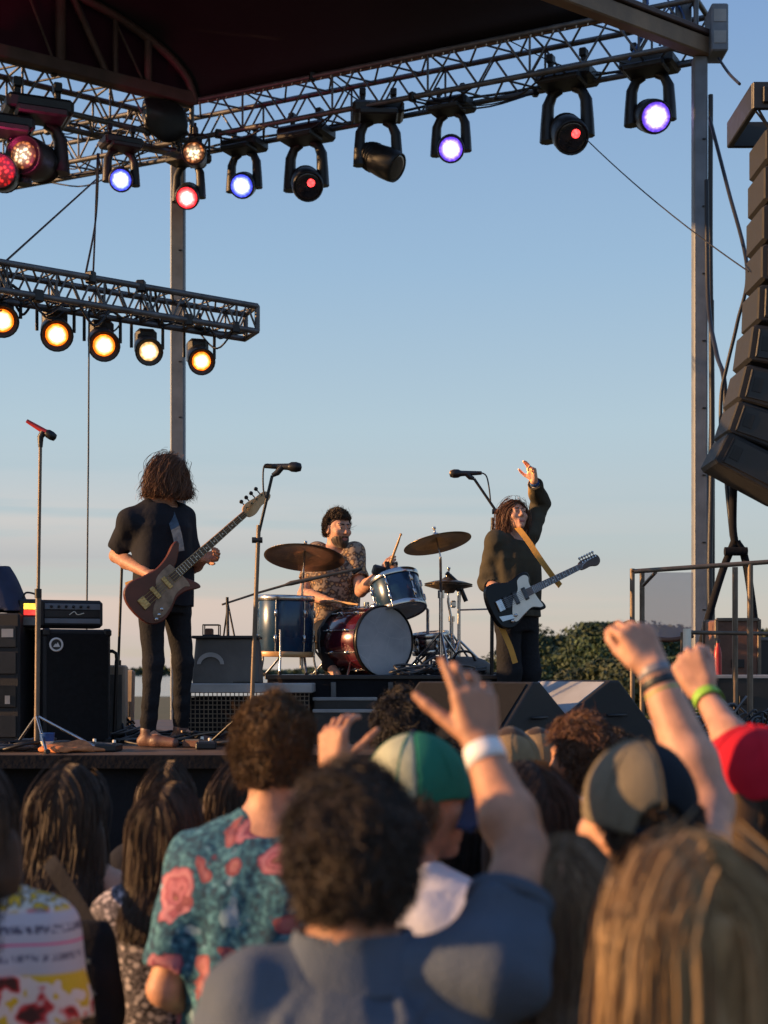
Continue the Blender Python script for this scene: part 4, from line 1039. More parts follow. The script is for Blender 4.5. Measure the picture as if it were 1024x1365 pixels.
# ------------------------------------------------------------------ instruments and gear on the stage
def ribbon(g, pts, w, nrm, th=.004):
    pts = [Vector(p) for p in pts]; n = len(pts); nrm = Vector(nrm).normalized(); vs = []; fs = []
    for i, p in enumerate(pts):
        t = (pts[min(i+1, n-1)]-pts[max(i-1, 0)]).normalized(); sd = t.cross(nrm).normalized(); f = sd.cross(t).normalized()
        for a, b_ in ((-1, -1), (1, -1), (1, 1), (-1, 1)): vs.append(p+sd*a*w/2+f*b_*th/2)
    for i in range(n-1):
        for j in range(4): a, b_ = i*4+j, i*4+(j+1) % 4; fs.append((a, b_, b_+4, a+4))
    fs += [(3, 2, 1, 0), tuple(n*4-4+j for j in range(4))]; g.add(vs, fs); return g
def drum(name, label, c, axis, r, depth, mat, headmat='drum_head', hoop='chrome', hoop2=None, lugs=8, bot_head='drum_head', cat='drum'):
    """c: centre of the upper/front head, axis from back to front"""
    rt = empty(name, c, 0, label, cat, 'drum kit'); m = zto(axis); A = Vector(axis).normalized()
    g = MB(); g.lathe([(r*.985, -depth), (r, -depth+.004), (r, -.004), (r*.985, 0)], m, 40); sh = g.build('shell', mat, rt)
    for z, hm, hdm, sg in ((0, hoop, headmat, 1), (-depth, hoop2 or hoop, bot_head, -1)):
        g = MB(); g.lathe([(r*.98, z), (r*1.035, z-sg*.022), (r*1.045, z-sg*.02), (r*1.045, z+sg*.012), (r*1.02, z+sg*.016), (r*1.005, z+sg*.012), (r*.99, z+sg*.004)], m, 40); g.build('hoop', hm, rt)
        g = MB(); g.lathe([(r*1.0, z+sg*.004), (r*.95, z+sg*.007), (r*.93, z+sg*.006), (.0001, z+sg*.006)], m, 40); g.build('head', hdm, rt)
    for i in range(lugs):
        a = 2*math.pi*(i+.5)/lugs; p = lambda rr, z: m@Vector((rr*math.cos(a), rr*math.sin(a), z))
        g = MB(); g.tube([p(r*1.02, -depth-.01), p(r*1.03, -depth*.5), p(r*1.02, .01)], .0045, 6)
        for z in (-depth*.72, -depth*.28): g.tube([p(r*1.0, z-.02), p(r*1.045, z-.018), p(r*1.045, z+.018), p(r*1.0, z+.02)], .011, 6)
        g.build('lug', 'chrome', rt)
    return rt, m
def tripod(rt, base, h, spread, rot, mat='chrome', r=.009):
    base = Vector(base)
    for i in range(3):
        a = rot+i*2.094; g = MB(); g.tube([base+Vector((0, 0, h)), base+Vector((spread*math.cos(a), spread*math.sin(a), .012))], r, 6)
        l = g.build('leg', mat, rt); f = MB(); f.tube([base+Vector((spread*.97*math.cos(a), spread*.97*math.sin(a), .012)), base+Vector((spread*1.08*math.cos(a), spread*1.08*math.sin(a), .010))], .014, 6); f.build('rubber_foot', 'rubber', l)

# drum riser, platform, steps
YRs = 9.8
def px_x(px, Y): return (px-CX)/F*Y
rs = empty('drum_riser', (px_x(520, 10.8), 10.9, DECK), 0, 'black drum riser under the whole drum kit', 'riser'); wR = 1.62
g = MB(); g.box((0, 0, (RISER-DECK)/2), (wR, 2.1, RISER-DECK-.004), None, .006); g.build('body', 'blackmat', rs)
g = MB(); g.box((0, 0, RISER-DECK-.008), (wR+.03, 2.13, .03), None, .005); g.build('top', 'black', rs)
g = MB()
for x in np.linspace(-.75, .75, 5): g.box((x, -1.056, .2), (.035, .012, .36), None, .004)
g.build('leg', 'alu_d', rs)
for k, (yy, d, lb) in enumerate(((930, .24, 'upper black step with a pale nosing before the drum riser'), (946, .48, 'lower black step with a pale nosing before the drum riser'))):
    Yf = 9.82-d; zt = ZC+(HY-yy)/F*Yf; X0, X1 = px_x(418, Yf), px_x(502, Yf)
    sp_ = empty('step', ((X0+X1)/2, Yf+.115, DECK), 0, lb, 'step', 'steps of the drum riser')
    g = MB(); g.box((0, 0, (zt-DECK)/2), (X1-X0, .225, zt-DECK), None, .006); g.build('body', 'black', sp_)
    g = MB(); g.box((0, -.115, zt-DECK-.008), (X1-X0+.01, .012, .022), None, .003); g.build('nosing', 'pale_edge', sp_)
Yf = 9.35; X0, X1 = px_x(238, Yf), px_x(416, Yf); zt = 1.785
pf = empty('platform', ((X0+X1)/2, Yf+.35, DECK), 0, 'low platform with pale grey edge and wire lattice left of the drum riser', 'platform'); w_ = X1-X0
g = MB(); g.box((0, 0, zt-DECK-.03), (w_, .7, .06), None, .006); g.build('top', 'pale_edge', pf)
g = MB()
for i in range(30): x = -w_/2+.02+(w_-.04)*i/29; g.tube([(x, -.33, .0), (x, -.33, zt-DECK-.06)], .004, 4, False)
for j in range(11): z = .02+(zt-DECK-.1)*j/10; g.tube([(-w_/2+.02, -.334, z), (w_/2-.02, -.334, z)], .004, 4, False)
g.build('lattice', 'steel_w', pf)
g = MB(); g.box((0, .05, .15), (w_-.08, .5, .27), None, .02); g.build('dark_infill', 'blackmat', pf)
cable_heap('bright knotted cables lying in front of the lattice platform', 262, 960, 9.15, .30, 10, 12, hgt=.10, mats=('cable', 'steel_w'))

# bass drum
bd_c = P(512, 855, 10.05)+Vector((0, 0, .0)); ax_ = Vector((.60, -.80, 0))
m, nt, b = nodes('worn_drum_head'); tc = N(nt, 'ShaderNodeTexCoord'); n1 = N(nt, 'ShaderNodeTexNoise', Scale=5., Detail=8.); v1 = N(nt, 'ShaderNodeTexVoronoi', feature='DISTANCE_TO_EDGE', Scale=7.)
for q in (n1, v1): nt.links.new(tc.outputs['Object'], q.inputs['Vector'])
r1 = ramp(nt, n1.outputs['Fac'], [(.3, (.27, .30, .335)), (.7, (.42, .44, .47))]); r2 = ramp(nt, v1.outputs['Distance'], [(0, (.7, .7, .7)), (.012, (0, 0, 0))]); mx_ = N(nt, 'ShaderNodeMix', data_type='RGBA')
nt.links.new(r2.outputs[0], mx_.inputs['Factor']); nt.links.new(r1.outputs[0], mx_.inputs['A']); mx_.inputs['B'].default_value = (.5, .51, .53, 1); nt.links.new(mx_.outputs['Result'], b.inputs['Base Color']); b.inputs['Roughness'].default_value = .45
M['worn_head'] = m
bd, bm_ = drum('bass_drum', 'wine red bass drum with pale grey head at the front of the kit', bd_c, ax_, .232, .43, 'drum_red', 'worn_head', 'black_lac', 'grey_case', 10)
for sx in (-1, 1):
    u = Vector((-ax_.y, ax_.x, 0))*sx; c0 = -ax_*.12+u*.19+Vector((0, 0, -.14)); g = MB(); g.tube([c0, c0+u*.10+ax_*.10+Vector((0, 0, -.105))], .008, 6); g.build('spur', 'chrome', bd)
g = MB(); g.tube([-ax_*.2+Vector((0, 0, .23)), -ax_*.2+Vector((0, 0, .27))], .02, 8); g.build('mount', 'chrome', bd)
# floor tom
ft_c = P(381, 797, 10.2); ft, m_ = drum('floor_tom', 'blue lacquered floor tom on three chrome legs left of the bass drum', ft_c, (.02, -.02, 1), .19, .385, 'drum_blue', 'drum_head', 'chrome', 'wood_l', 6)
for a in (.4, 2.5, 4.6):
    g = MB(); g.tube([(.205*math.cos(a), .205*math.sin(a), -.22), (.205*math.cos(a), .205*math.sin(a), -.42), (.225*math.cos(a), .225*math.sin(a), RISER-ft_c.z+.012)], .0075, 6); l = g.build('leg', 'chrome', ft)
    f = MB(); f.tube([(.225*math.cos(a), .225*math.sin(a), RISER-ft_c.z+.03), (.225*math.cos(a), .225*math.sin(a), RISER-ft_c.z+.004)], .014, 8); f.build('rubber_foot', 'rubber', l)
# rack tom on its stand
rk_c = P(525, 772, 10.25); rk, m_ = drum('rack_tom', 'blue lacquered rack tom tilted over the bass drum', rk_c, (-.24, .30, .92), .165, .235, 'drum_blue', 'drum_head', 'chrome', 'chrome', 6)
g = MB(); g.tube([(.1, .1, -.12), (.2, .22, -.16), (.24, .26, -.2), (.24, .26, RISER-rk_c.z+.01)], .012, 8); g.build('holder', 'chrome', rk)
g = MB(); g.box((-.10, -.10, .05), (.09, .06, .07), Euler((.3, .2, .4)).to_matrix(), .012); g.build('microphone_clip', 'black', rk)
g = MB(); g.tube([(-.02, -.15, .02), (-.05, -.12, .10), (.02, -.04, .10)], [.012, .016, .012], 8); g.build('microphone', 'blackmetal', rk)
tripod(rk, (.24, .26, RISER-rk_c.z), .16, .2, .4)
# snare
sn_c = P(573, 846, 10.5); sn, m_ = drum('snare_drum', 'small chrome snare drum low beside the rack tom', sn_c, (-.1, -.1, 1), .13, .12, 'chrome', 'drum_head', 'chrome', 'chrome', 6)
g = MB(); g.tube([(0, 0, -.13), (0, 0, RISER-sn_c.z+.14)], .012, 8); g.build('pole', 'chrome', sn); tripod(sn, (0, 0, RISER-sn_c.z), .15, .2, .1)
def cymbal(label, c, axis, r, mat, base_px, Yb, second=False, cat='cymbal', tilt_h=.0, group='cymbals on stands'):
    c = Vector(c); bx = (base_px-CX)/F*Yb; base = Vector((bx, Yb, RISER)); rt = empty('cymbal_stand', base, 0, label, cat, group); A = Vector(axis).normalized(); m = zto(A, c-base)
    g = MB(); g.lathe([(.0001, .046), (.012, .046), (.03, .040), (.05, .024), (r*.3, .021), (r*.65, .009), (r, -.008), (r, -.0105), (r*.65, .006), (r*.3, .018), (.05, .021), (.0001, .04)], m, 48); cy = g.build('cymbal', mat, rt)
    if second: g = MB(); g.lathe([(.0001, -.075), (.04, -.07), (.05, -.054), (r, -.022), (r, -.019), (.05, -.050), (.0001, -.05)], m, 48); g.build('lower_cymbal', mat, rt)
    g = MB(); g.lathe([(.022, .046), (.022, .062), (.007, .066), (.007, .095), (.012, .097), (.012, .11), (.0001, .112)], m, 12); g.build('wing_nut', 'chrome', rt)
    top = c-base-A*.02; g = MB(); g.tube([top+A*.08, top-A*.09], .006, 6); g.tube([top-A*.085, top-A*.085+Vector((0, 0, -.03)), Vector((0, 0, top.z*.62))], .010, 8); g.build('upper_tube', 'chrome', rt)
    g = MB(); g.tube([Vector((0, 0, top.z*.64)), Vector((0, 0, .05))], .015, 8); g.build('pole', 'chrome', rt)
    g = MB(); g.tube([Vector((0, 0, top.z*.60)), Vector((0, 0, top.z*.66))], .024, 8); g.build('collar', 'chrome', rt)
    tripod(rt, (0, 0, 0), .30, .27, .7); return rt
cymbal('large dark crash cymbal tilted in front of the drummer', P(406, 742, 10.15), (.06, .27, .96), .275, 'bronze', 402, 10.3)
cymbal('smaller brass crash cymbal above the rack tom, right of the drummer', P(583, 723, 10.2), (-.20, .20, .95), .235, 'brass', 588, 10.3)
cymbal('pair of hi hat cymbals on a stand right of the rack tom', P(598, 777, 10.55), (.02, .03, 1), .17, 'bronze', 602, 10.55, True)
hs = empty('hardware_stand', (px_x(612, 10.5), 10.5, RISER), 0, 'chrome hardware stand with angled black arm beside the hi hat', 'stand')
g = MB(); g.tube([(0, 0, .02), (0, 0, .64)], .013, 8); g.build('pole', 'chrome', hs); g = MB(); g.tube([(-.09, -.02, .72), (.0, 0, .64), (.05, 0, .52)], .016, 8); g.build('arm', 'blackmetal', hs); tripod(hs, (0, 0, 0), .25, .25, .2)
g = MB(); g.tube([(0, 0, .46), (.2, -.1, .462)], .006, 6); g.build('rod', 'chrome', hs)
g = MB(); g.box((0, 0, .62), (.05, .05, .06), None, .012); g.build('clamp', 'blackmetal', hs)
g = MB(); g.box((-.04, 0, .50), (.04, .06, .05), None, .012); g.build('clamp', 'chrome', hs)
pd = empty('drum_pedal', (px_x(590, 10.2), 10.2, RISER), .3, 'chrome hi hat pedal on the riser edge', 'pedal')
g = MB(); g.box((0, 0, .012), (.1, .26, .02), None, .005); g.build('base_plate', 'blackmetal', pd); g = MB(); g.box((0, .0, .06), (.08, .24, .012), Euler((.32, 0, 0)).to_matrix(), .004); g.build('footboard', 'chrome', pd)
g = MB(); g.tube([(-.04, .12, .01), (-.04, .12, .16), (.04, .12, .16), (.04, .12, .01)], .009, 6); g.build('frame', 'chrome', pd)
cable_heap('thin cables and clamps heaped on the riser under the hi hat', 585, 890, 10.1, .24, 9, 21, z=RISER, hgt=.14, mats=('cable', 'alu_d'))
gb = empty('gear_bag', (px_x(618, 10.3), 10.3, RISER), 0, 'slumped dark grey gear bag at the right end of the riser', 'bag')
S_ = SDF(.012); S_.ell((0, 0, .03), (.20, .14, .10), k=0, disp=(.014, 16, (1, 1, 1), 4)); S_.half((0, 0, .003), (0, 0, -1)); sdfobj('bag_body', S_, 'grey_case', gb)
g = MB(); g.tube(spline([(-.08, -.06, .10), (-.04, -.08, .16), (.04, -.08, .16), (.08, -.06, .1)], 5), .009, 6); g.build('handle', 'black', gb)
ds = empty('drum_stool', (px_x(446, 10.85), 10.85, RISER), 0, 'round black drum stool under the drummer', 'stool')
g = MB(); g.lathe([(.0001, .27), (.15, .27), (.165, .29), (.165, .32), (.15, .345), (.0001, .35)], None, 28); g.build('seat', 'black', ds); g = MB(); g.tube([(0, 0, .28), (0, 0, .06)], .016, 8); g.build('pole', 'chrome', ds); tripod(ds, (0, 0, 0), .18, .22, .3)

# grey covered case with the small radio frame and a boom stand
cs_c = P(302, 905, 9.55); cs = empty('covered_case', (cs_c.x, 9.62, 1.785), 0, 'long grey covered case on the platform between bass player and floor tom', 'case')
S_ = SDF(.010); S_.loft([(0, 0, 0, .215, .17), (.10, 0, 0, .21, .165), (.285, 0, 0, .195, .15)], k=0, ex=7, disp=(.006, 14, (1, 1, 1), 4)); sdfobj('cover', S_, 'grey_case', cs)
g = MB(); g.box((0, 0, .292), (.42, .33, .018), None, .006); g.build('lid', 'black', cs)
g = MB(); fr = Matrix(((1, 0, 0, -.09), (0, 0, -1, -.150), (0, 1, 0, .12), (0, 0, 0, 1))); pts = [(.085*math.cos(a), .075*math.sin(a)) for a in np.linspace(0, math.pi, 14)]; pts += [(x*.72, y*.62) for x, y in pts[::-1]]
g.prism(pts, .012, .020, fr); g.build('emblem', 'pale_edge', cs)
rd = empty('wire_rack', (cs_c.x-.10, 9.6, 2.087), 0, 'tiny black wire rack standing on the grey covered case', 'rack')
g = MB()
for x in (-.05, .05):
    for y in (-.05, .05): g.tube([(x, y, 0), (x, y, .07)], .004, 5)
for z in (.004, .07): g.tube([(-.05, -.05, z), (.05, -.05, z), (.05, .05, z), (-.05, .05, z), (-.05, -.05, z)], .004, 5)
g.build('frame', 'blackmetal', rd); g = MB(); g.box((-.015, 0, .025), (.05, .06, .045), None, .006); g.build('battery_box', 'brick', rd)
bs = empty('boom_stand', (px_x(304, 9.75), 9.75, 2.09), 0, 'short boom stand on the grey case reaching over to the drums', 'microphone stand')
o_ = bs.location; g = MB(); g.tube([(0, 0, .0), P(303, 796, 9.75)-o_], .010, 8); g.build('pole', 'blackmetal', bs)
for a in ((313, 850, 9.7), (298, 850, 9.85), (305, 850, 9.6)): g = MB(); g.tube([P(304, 805, 9.75)-o_, P(*a)-o_], .006, 6); g.build('leg', 'blackmetal', bs)
g = MB(); g.tube([P(296, 806, 9.75)-o_, P(345, 790, 9.85)-o_, P(380, 780, 9.9)-o_, P(388, 777.5, 9.9)-o_, P(482, 757, 10.05)-o_], [.007, .008, .009, .017, .008], 8); g.build('boom', 'steel_w', bs)
g = MB(); g.tube([P(482, 757, 10.05)-o_, P(470, 764, 10.05)-o_], [.014, .018], 8); g.build('microphone', 'black', bs)

# microphone stands
def mic(rt, c, d, mat='black', k=1.):
    m = zto(d, c); g = MB(); g.lathe([(.011*k, -.09*k), (.013*k, -.05*k), (.017*k, .03*k), (.019*k, .04*k)], m, 14); a = g.build('microphone', mat, rt)
    g = MB(); g.lathe([(.019*k, .038*k), (.025*k, .05*k), (.026*k, .075*k), (.02*k, .097*k), (.0001, .104*k)], m, 14); g.build('grille', 'blackmetal', a); return a
ms = empty('microphone_stand', (px_x(49, 8.5), 8.5, DECK), 0, 'straight chrome microphone stand with red microphone at the far left', 'microphone stand', 'microphone stands'); o_ = ms.location
g = MB(); g.tube([(0, 0, .05), P(51, 790, 8.5)-o_], .015, 8); g.build('pole', 'steel_w', ms); g = MB(); g.tube([P(51, 792, 8.5)-o_, P(54, 592, 8.5)-o_], .010, 8); g.build('upper_tube', 'steel_w', ms)
g = MB(); g.tube([P(54, 596, 8.5)-o_, P(54, 583, 8.5)-o_, P(58, 576, 8.5)-o_], [.013, .018, .02], 8); g.build('clip', 'black', ms); g = MB(); g.tube([P(51, 797, 8.5)-o_, P(51, 785, 8.5)-o_], .02, 8); g.build('collar', 'blackmetal', ms)
mic(ms, P(54, 572, 8.5)-o_, Vector((.8, 0, -.48)), 'redp', 1.0)
for e in ((131, 985, 8.5), (20, 996, 8.7), (62, 990, 8.2)): g = MB(); ee = P(*e)-o_; ee.z = .012; g.tube([(0, 0, .20), ee], .009, 6); l = g.build('leg', 'chrome', ms); f = MB(); f.tube([ee, ee+ee.normalized()*.05], .015, 6); f.build('rubber_foot', 'rubber', l)
def boom_mic(label, base_px, Y, pole_pts, boom_pts, tip, d, mat='steel_w', tripod_rot=.5, cable=None):
    rt = empty('microphone_stand', (px_x(base_px, Y), Y, DECK), 0, label, 'microphone stand', 'microphone stands'); o_ = rt.location
    g = MB(); g.tube([(0, 0, .05)]+[P(x, y, Y)-o_ for x, y in pole_pts], .0135, 8); g.build('pole', mat, rt)
    g = MB(); g.tube([P(x, y, Y)-o_ for x, y in boom_pts], .0095, 8); g.build('boom', 'blackmetal', rt)
    j = P(*boom_pts[0], Y)-o_; g = MB(); g.tube([j+Vector((-.03, 0, 0)), j+Vector((.03, 0, 0))], .018, 8); g.build('joint', 'black', rt)
    e = P(*boom_pts[-1], Y)-o_; t = P(*tip, Y)-o_; g = MB(); g.tube([e, (e+t)/2+Vector((0, 0, -.01)), t], [.012, .018, .02], 8); g.build('clip', 'black', rt)
    mic(rt, t, d, 'black', 1.15); tripod(rt, (0, 0, 0), .25, .32, tripod_rot, 'blackmetal')
    if cable: g = MB(); g.tube(spline([P(x, y, Y-.01)-o_ for x, y in cable], 6), .005, 6); g.build('cable', 'cable', rt)
    return rt
boom_mic('boom microphone stand between the bass headstock and the drums', 334, 8.7, [(345, 700)], [(343, 720), (363, 634)], (376, 622), Vector((1, -.2, -.06)), 'steel_w', .5, [(362, 619), (352, 622), (351, 650), (354, 664)])
boom_mic('boom microphone stand behind the guitarist, microphone pointing left', 655, 10.1, [(657, 690)], [(662, 682), (632, 638)], (622, 631), Vector((-1, -.2, -.05)), 'blackmetal', 1., [(638, 629), (648, 634), (652, 650), (654, 668)])

# amplifier stack
ca, sa = math.cos(R(28)), math.sin(R(28))
def boxthing(name, label, px, Y, w, d, z0, H, rz, mat, cat, bev=.012, dx=0):
    rt = empty(name, (px_x(px, Y), Y+d/2, z0), rz, label, cat); g = MB(); g.box((0, 0, H/2), (w, d, H), None, bev); g.build('cabinet', mat, rt); return rt
H = ZC+(HY-839)/F*9.2-DECK
cb = boxthing('bass_cabinet', 'tall black bass speaker cabinet with round white badge behind the left microphone stand', 82, 9.15, .42, .40, DECK, H, R(28), 'tolex', 'speaker cabinet')
g = MB(); g.box((0, -.203, H/2), (.38, .012, H-.05), None, .003); g.build('grille', 'grille', cb)
fr = Matrix(((1, 0, 0, -.135), (0, 0, -1, -.209), (0, 1, 0, H-.095), (0, 0, 0, 1)))
g = MB(); ring = [(.042*math.cos(a), .042*math.sin(a)*1.08) for a in np.linspace(0, 6.283, 25)[:-1]]
g.lathe([(.043, 0), (.043, .004), (.032, .005), (.032, .0)], fr, 28); g.m = 0; g.prism([(-.02, -.014), (-.006, .006), (0, .0), (.008, .014), (.022, -.014)], .001, .006, fr)
g.m = 1; g.lathe([(.0325, .0005), (.0001, .0007)], fr, 24); g.build('badge', ['white', 'black'], cb)
g = MB()
for x in (-.19, .19):
    for z in (.02, H-.02): g.box((x, -.185, z), (.05, .05, .05), None, .012)
g.build('corner_protector', 'blackmetal', cb)
g = MB(); g.box((-.212, 0, H*.72), (.012, .13, .05), None, .005); g.build('handle', 'blackmetal', cb)
hd = empty('amplifier_head', (px_x(80, 9.2), 9.36, DECK+H+.012), R(22), 'black amplifier head with silver control panel on the bass cabinet', 'amplifier'); hh = .17
g = MB(); g.box((0, 0, hh/2), (.42, .26, hh), None, .018); g.build('housing', 'tolex', hd)
g = MB(); g.box((.02, -.131, hh*.76), (.34, .008, .036), None, .002); g.box((.02, -.131, hh*.24), (.34, .008, .03), None, .002); g.build('control_panel', 'alu', hd)
g = MB(); g.box((.02, -.131, hh*.5), (.34, .006, .042), None, .002); g.build('grille', 'black', hd)
for i in range(6): g = MB(); g.lathe([(.009, 0), (.008, .014), (.0001, .015)], zto((0, -1, 0), (-.11+i*.045, -.135, hh*.76)), 10); g.build('knob', 'black', hd)
g = MB(); g.tube(spline([(.0, -.137, hh*.46), (.03, -.137, hh*.58), (.05, -.137, hh*.47), (.09, -.137, hh*.53)], 5), .003, 5); g.build('emblem', 'white_pl', hd)
M['led_yellow'] = glow('led_yellow', (1, .62, .05), 2.2); M['led_red'] = glow('led_red', (1, .03, .02), 2.)
ed = empty('effects_unit', (px_x(37, 9.1), 9.2, DECK+H+.012), R(10), 'small effects unit with yellow and red display left of the amplifier head', 'effects unit')
g = MB(); g.box((0, 0, .085), (.15, .2, .17), None, .012); g.build('housing', 'black', ed)
g = MB(); g.box((.005, -.103, .125), (.09, .006, .035), None, .002); g.build('display', 'led_yellow', ed); g = MB(); g.box((.005, -.103, .088), (.09, .006, .03), None, .002); g.build('display', 'led_red', ed); g = MB(); g.box((.005, -.103, .035), (.10, .006, .05), None, .002); g.build('panel', 'alu_d', ed)
g = MB(); g.tube(spline([(-.05, -.05, .17), (-.03, -.05, .21), (.03, -.05, .20), (.06, -.05, .17)], 5), .006, 6); g.build('handle', 'cable', ed)
rk_ = boxthing('equipment_rack', 'tall black equipment rack cut by the left picture edge', -18, 9.0, .40, .45, DECK, .80, 0, 'tolex', 'rack')
for z, mt in ((.66, 'black'), (.5, 'black'), (.3, 'blackmetal'), (.12, 'black')): g = MB(); g.box((0, -.231, z), (.36, .012, .13), None, .004); g.build('module', mt, rk_)
g = MB(); g.box((.13, -.240, .68), (.07, .006, .05)); g.build('sticker', 'pale_edge', rk_)
g = MB(); g.box((.13, -.240, .28), (.03, .006, .05)); g.build('sticker', 'pale_edge', rk_)
jk = empty('jacket', (px_x(-8, 9.0), 9.2, DECK+.805), 0, 'dark blue jacket draped over the equipment rack', 'jacket')
S_ = SDF(.012); S_.loft([(0, 0, 0, .17, .2), (.12, -.02, 0, .13, .16), (.29, -.05, 0, .08, .11)], k=0, ex=3, disp=(.02, 15, (1, 1, .6), 7)); sdfobj('body', S_, 'cap_navy', jk); g = MB(); g.tube(spline([(-.10, -.10, .28), (-.05, -.13, .31), (.0, -.10, .28)], 5), .02, 8); g.build('collar', 'cap_navy', jk)
bb = boxthing('combo_amplifier', 'beige tolex amplifier seen from the side right of the bass cabinet', 150, 9.5, .13, .28, DECK, .49, R(6), 'beige', 'amplifier'); g = MB(); g.box((0, -.143, .25), (.09, .008, .36), None, .003); g.build('grille', 'grey_case', bb); g = MB(); g.tube(spline([(0, -.08, .49), (0, -.04, .52), (0, .04, .52), (0, .08, .49)], 5), .008, 6); g.build('handle', 'black', bb)
b2 = boxthing('wooden_panel', 'pale leaning panel behind the black pole near the bass player', 168, 9.9, .09, .05, DECK, .46, R(-8), 'beige', 'panel'); b2.rotation_euler = (R(-4), 0, R(-8)); g = MB(); g.box((0, -.028, .2), (.05, .008, .1), None, .002); g.build('vent', 'grey_case', b2)
ht = empty('hand_truck', (px_x(148, 9.4), 9.4, DECK), 0, 'bent black tube of a hand truck beside the bass cabinet', 'hand truck'); o_ = ht.location
g = MB(); g.tube([P(130, 869, 9.4)-o_, P(150, 868, 9.4)-o_, P(155, 871, 9.4)-o_, P(156, 880, 9.4)-o_, Vector((.02, 0, .01))], .012, 8); g.build('handle', 'blackmetal', ht); g = MB(); g.box((0, .1, .01), (.2, .2, .014), None, .004); g.build('toe_plate', 'blackmetal', ht)
sp2 = empty('lamp_pole', (px_x(159, 9.6), 9.6, DECK), 0, 'thin black pole standing behind the bass player at his left', 'pole'); o_ = sp2.location
g = MB(); g.tube([(0, 0, .0), P(158, 880, 9.6)-o_], .018, 8); g.build('lower_tube', 'blackmetal', sp2); g = MB(); g.tube([P(158, 882, 9.6)-o_, P(163, 745, 9.6)-o_], .009, 8); g.build('upper_tube', 'blackmetal', sp2); tripod(sp2, (0, 0, 0), .2, .22, .9, 'blackmetal')
# small things on the deck
def cup(label, px, Y, mat, z=DECK):
    rt = empty('cup', (px_x(px, Y), Y, z), 0, label, 'cup'); g = MB(); g.lathe([(.026, 0), (.036, .06), (.0375, .062), (.0335, .061), (.024, .004), (.0001, .004)], None, 18); g.build('lower_part', 'white_pl', rt)
    g = MB(); g.lathe([(.0365, .061), (.042, .105), (.044, .108), (.040, .107), (.034, .062)], None, 18); g.build('upper_part', mat, rt); return rt
cup('blue and white plastic cup on the stage edge beneath the chrome stand', 63, 8.35, 'bluep')
tw = empty('towel', (px_x(88, 8.35), 8.35, DECK), R(12), 'crumpled orange cloth lying at the stage edge beside the cup', 'cloth'); S_ = SDF(.008); S_.ell((0, 0, .015), (.15, .09, .035), k=0, disp=(.022, 26, (1, 1, 1), 4)); S_.half((0, 0, .003), (0, 0, -1)); sdfobj('cloth_body', S_, 'orange', tw); S_ = SDF(.008); S_.ell((.16, 0, .012), (.09, .03, .02), k=0, disp=(.012, 40, (1, 1, 1), 6)); S_.half((0, 0, .003), (0, 0, -1)); sdfobj('fringe', S_, 'orange', tw)
for px, Y, lb, mt in ((145, 8.45, 'flat black effect pedal at the stage edge left of the bass player', 'black'), (118, 8.6, 'grey effect pedal under the chrome leg of the stand', 'grey_case'), (275, 8.7, 'black effect pedal right of the bass player', 'black'), (262, 8.9, 'wooden coloured pedal board piece right of the bass player', 'brick')):
    rt = empty('effect_pedal', (px_x(px, Y), Y, DECK), random.uniform(-.3, .3), lb, 'pedal', 'effect pedals on the stage floor'); g = MB(); g.box((0, 0, .022), (.12, .16, .042), None, .008); g.build('housing', mt, rt); g = MB(); g.box((0, -.04, .046), (.09, .06, .008), None, .002); g.build('footswitch', 'alu_d', rt); g = MB(); g.lathe([(.011, .04), (.010, .062), (.0001, .063)], Matrix.Translation((.02, .04, 0)), 10); g.build('knob', 'white_pl', rt)

# wedge monitors at the stage front
def wedge(label, ap, Y, h_, e_, a0, a1, topmat):
    A = P(*ap, Y); H = A.z-DECK; rt = empty('wedge_monitor', (A.x, A.y, DECK), 0, label, 'stage monitor', 'wedge monitors at the stage front'); h_ = Vector((*h_, 0)).normalized(); e_ = Vector((*e_, 0))
    pr = [(-a0, 0), (-a0+.0, .05), (-.035, H), (.035, H), (a1, .08), (a1, 0)]
    vs = [h_*x+Vector((0, 0, z)) for x, z in pr]; vs += [v+e_ for v in vs]; n = 6
    g = MB(); g.add(vs, [(0, 5, 4, 3, 2, 1), (6, 7, 8, 9, 10, 11)]+[(i, (i+1) % n, (i+1) % n+n, i+n) for i in range(n)]); c_ = g.build('cabinet', 'tolex', rt)
    mdf = c_.modifiers.new('soft_edges', 'BEVEL'); mdf.width = .012; mdf.segments = 2
    nL = Vector((-H, 0, a0)).normalized(); nl = h_*nL.x+Vector((0, 0, nL.z)); g = MB(); q = [h_*(-a0*.93)+Vector((0, 0, .075)), h_*(-.05)+Vector((0, 0, H-.018))]; q = [q[0]+e_*.04, q[1]+e_*.04, q[1]+e_*.96, q[0]+e_*.96]; q = [v+nl*.004 for v in q]; q += [v+nl*.008 for v in q]
    g.add(q, [(3, 2, 1, 0), (4, 5, 6, 7), (0, 1, 5, 4), (1, 2, 6, 5), (2, 3, 7, 6), (3, 0, 4, 7)]); g.build('grille', topmat, rt)
    g = MB(); f = -e_.normalized()*.004; g.tube([h_*(-.06)+f+Vector((0, 0, H*.5)), h_*(-.06)+f*7+Vector((0, 0, H*.5)), h_*.06+f*7+Vector((0, 0, H*.5)), h_*.06+f+Vector((0, 0, H*.5))], .008, 6); g.build('handle', 'black', rt); return rt
wedge('black wedge monitor in front of the guitarist', (716, 909), 8.22, (.62, .78), (-.62, .42), .42, .50, 'grille')
wedge('black wedge monitor with pale grey sloping top right of the guitarist', (820, 907), 8.62, (.85, .53), (-.36, .50), .60, .34, 'greysky')  # pale slope colour stands in for sky reflected on black

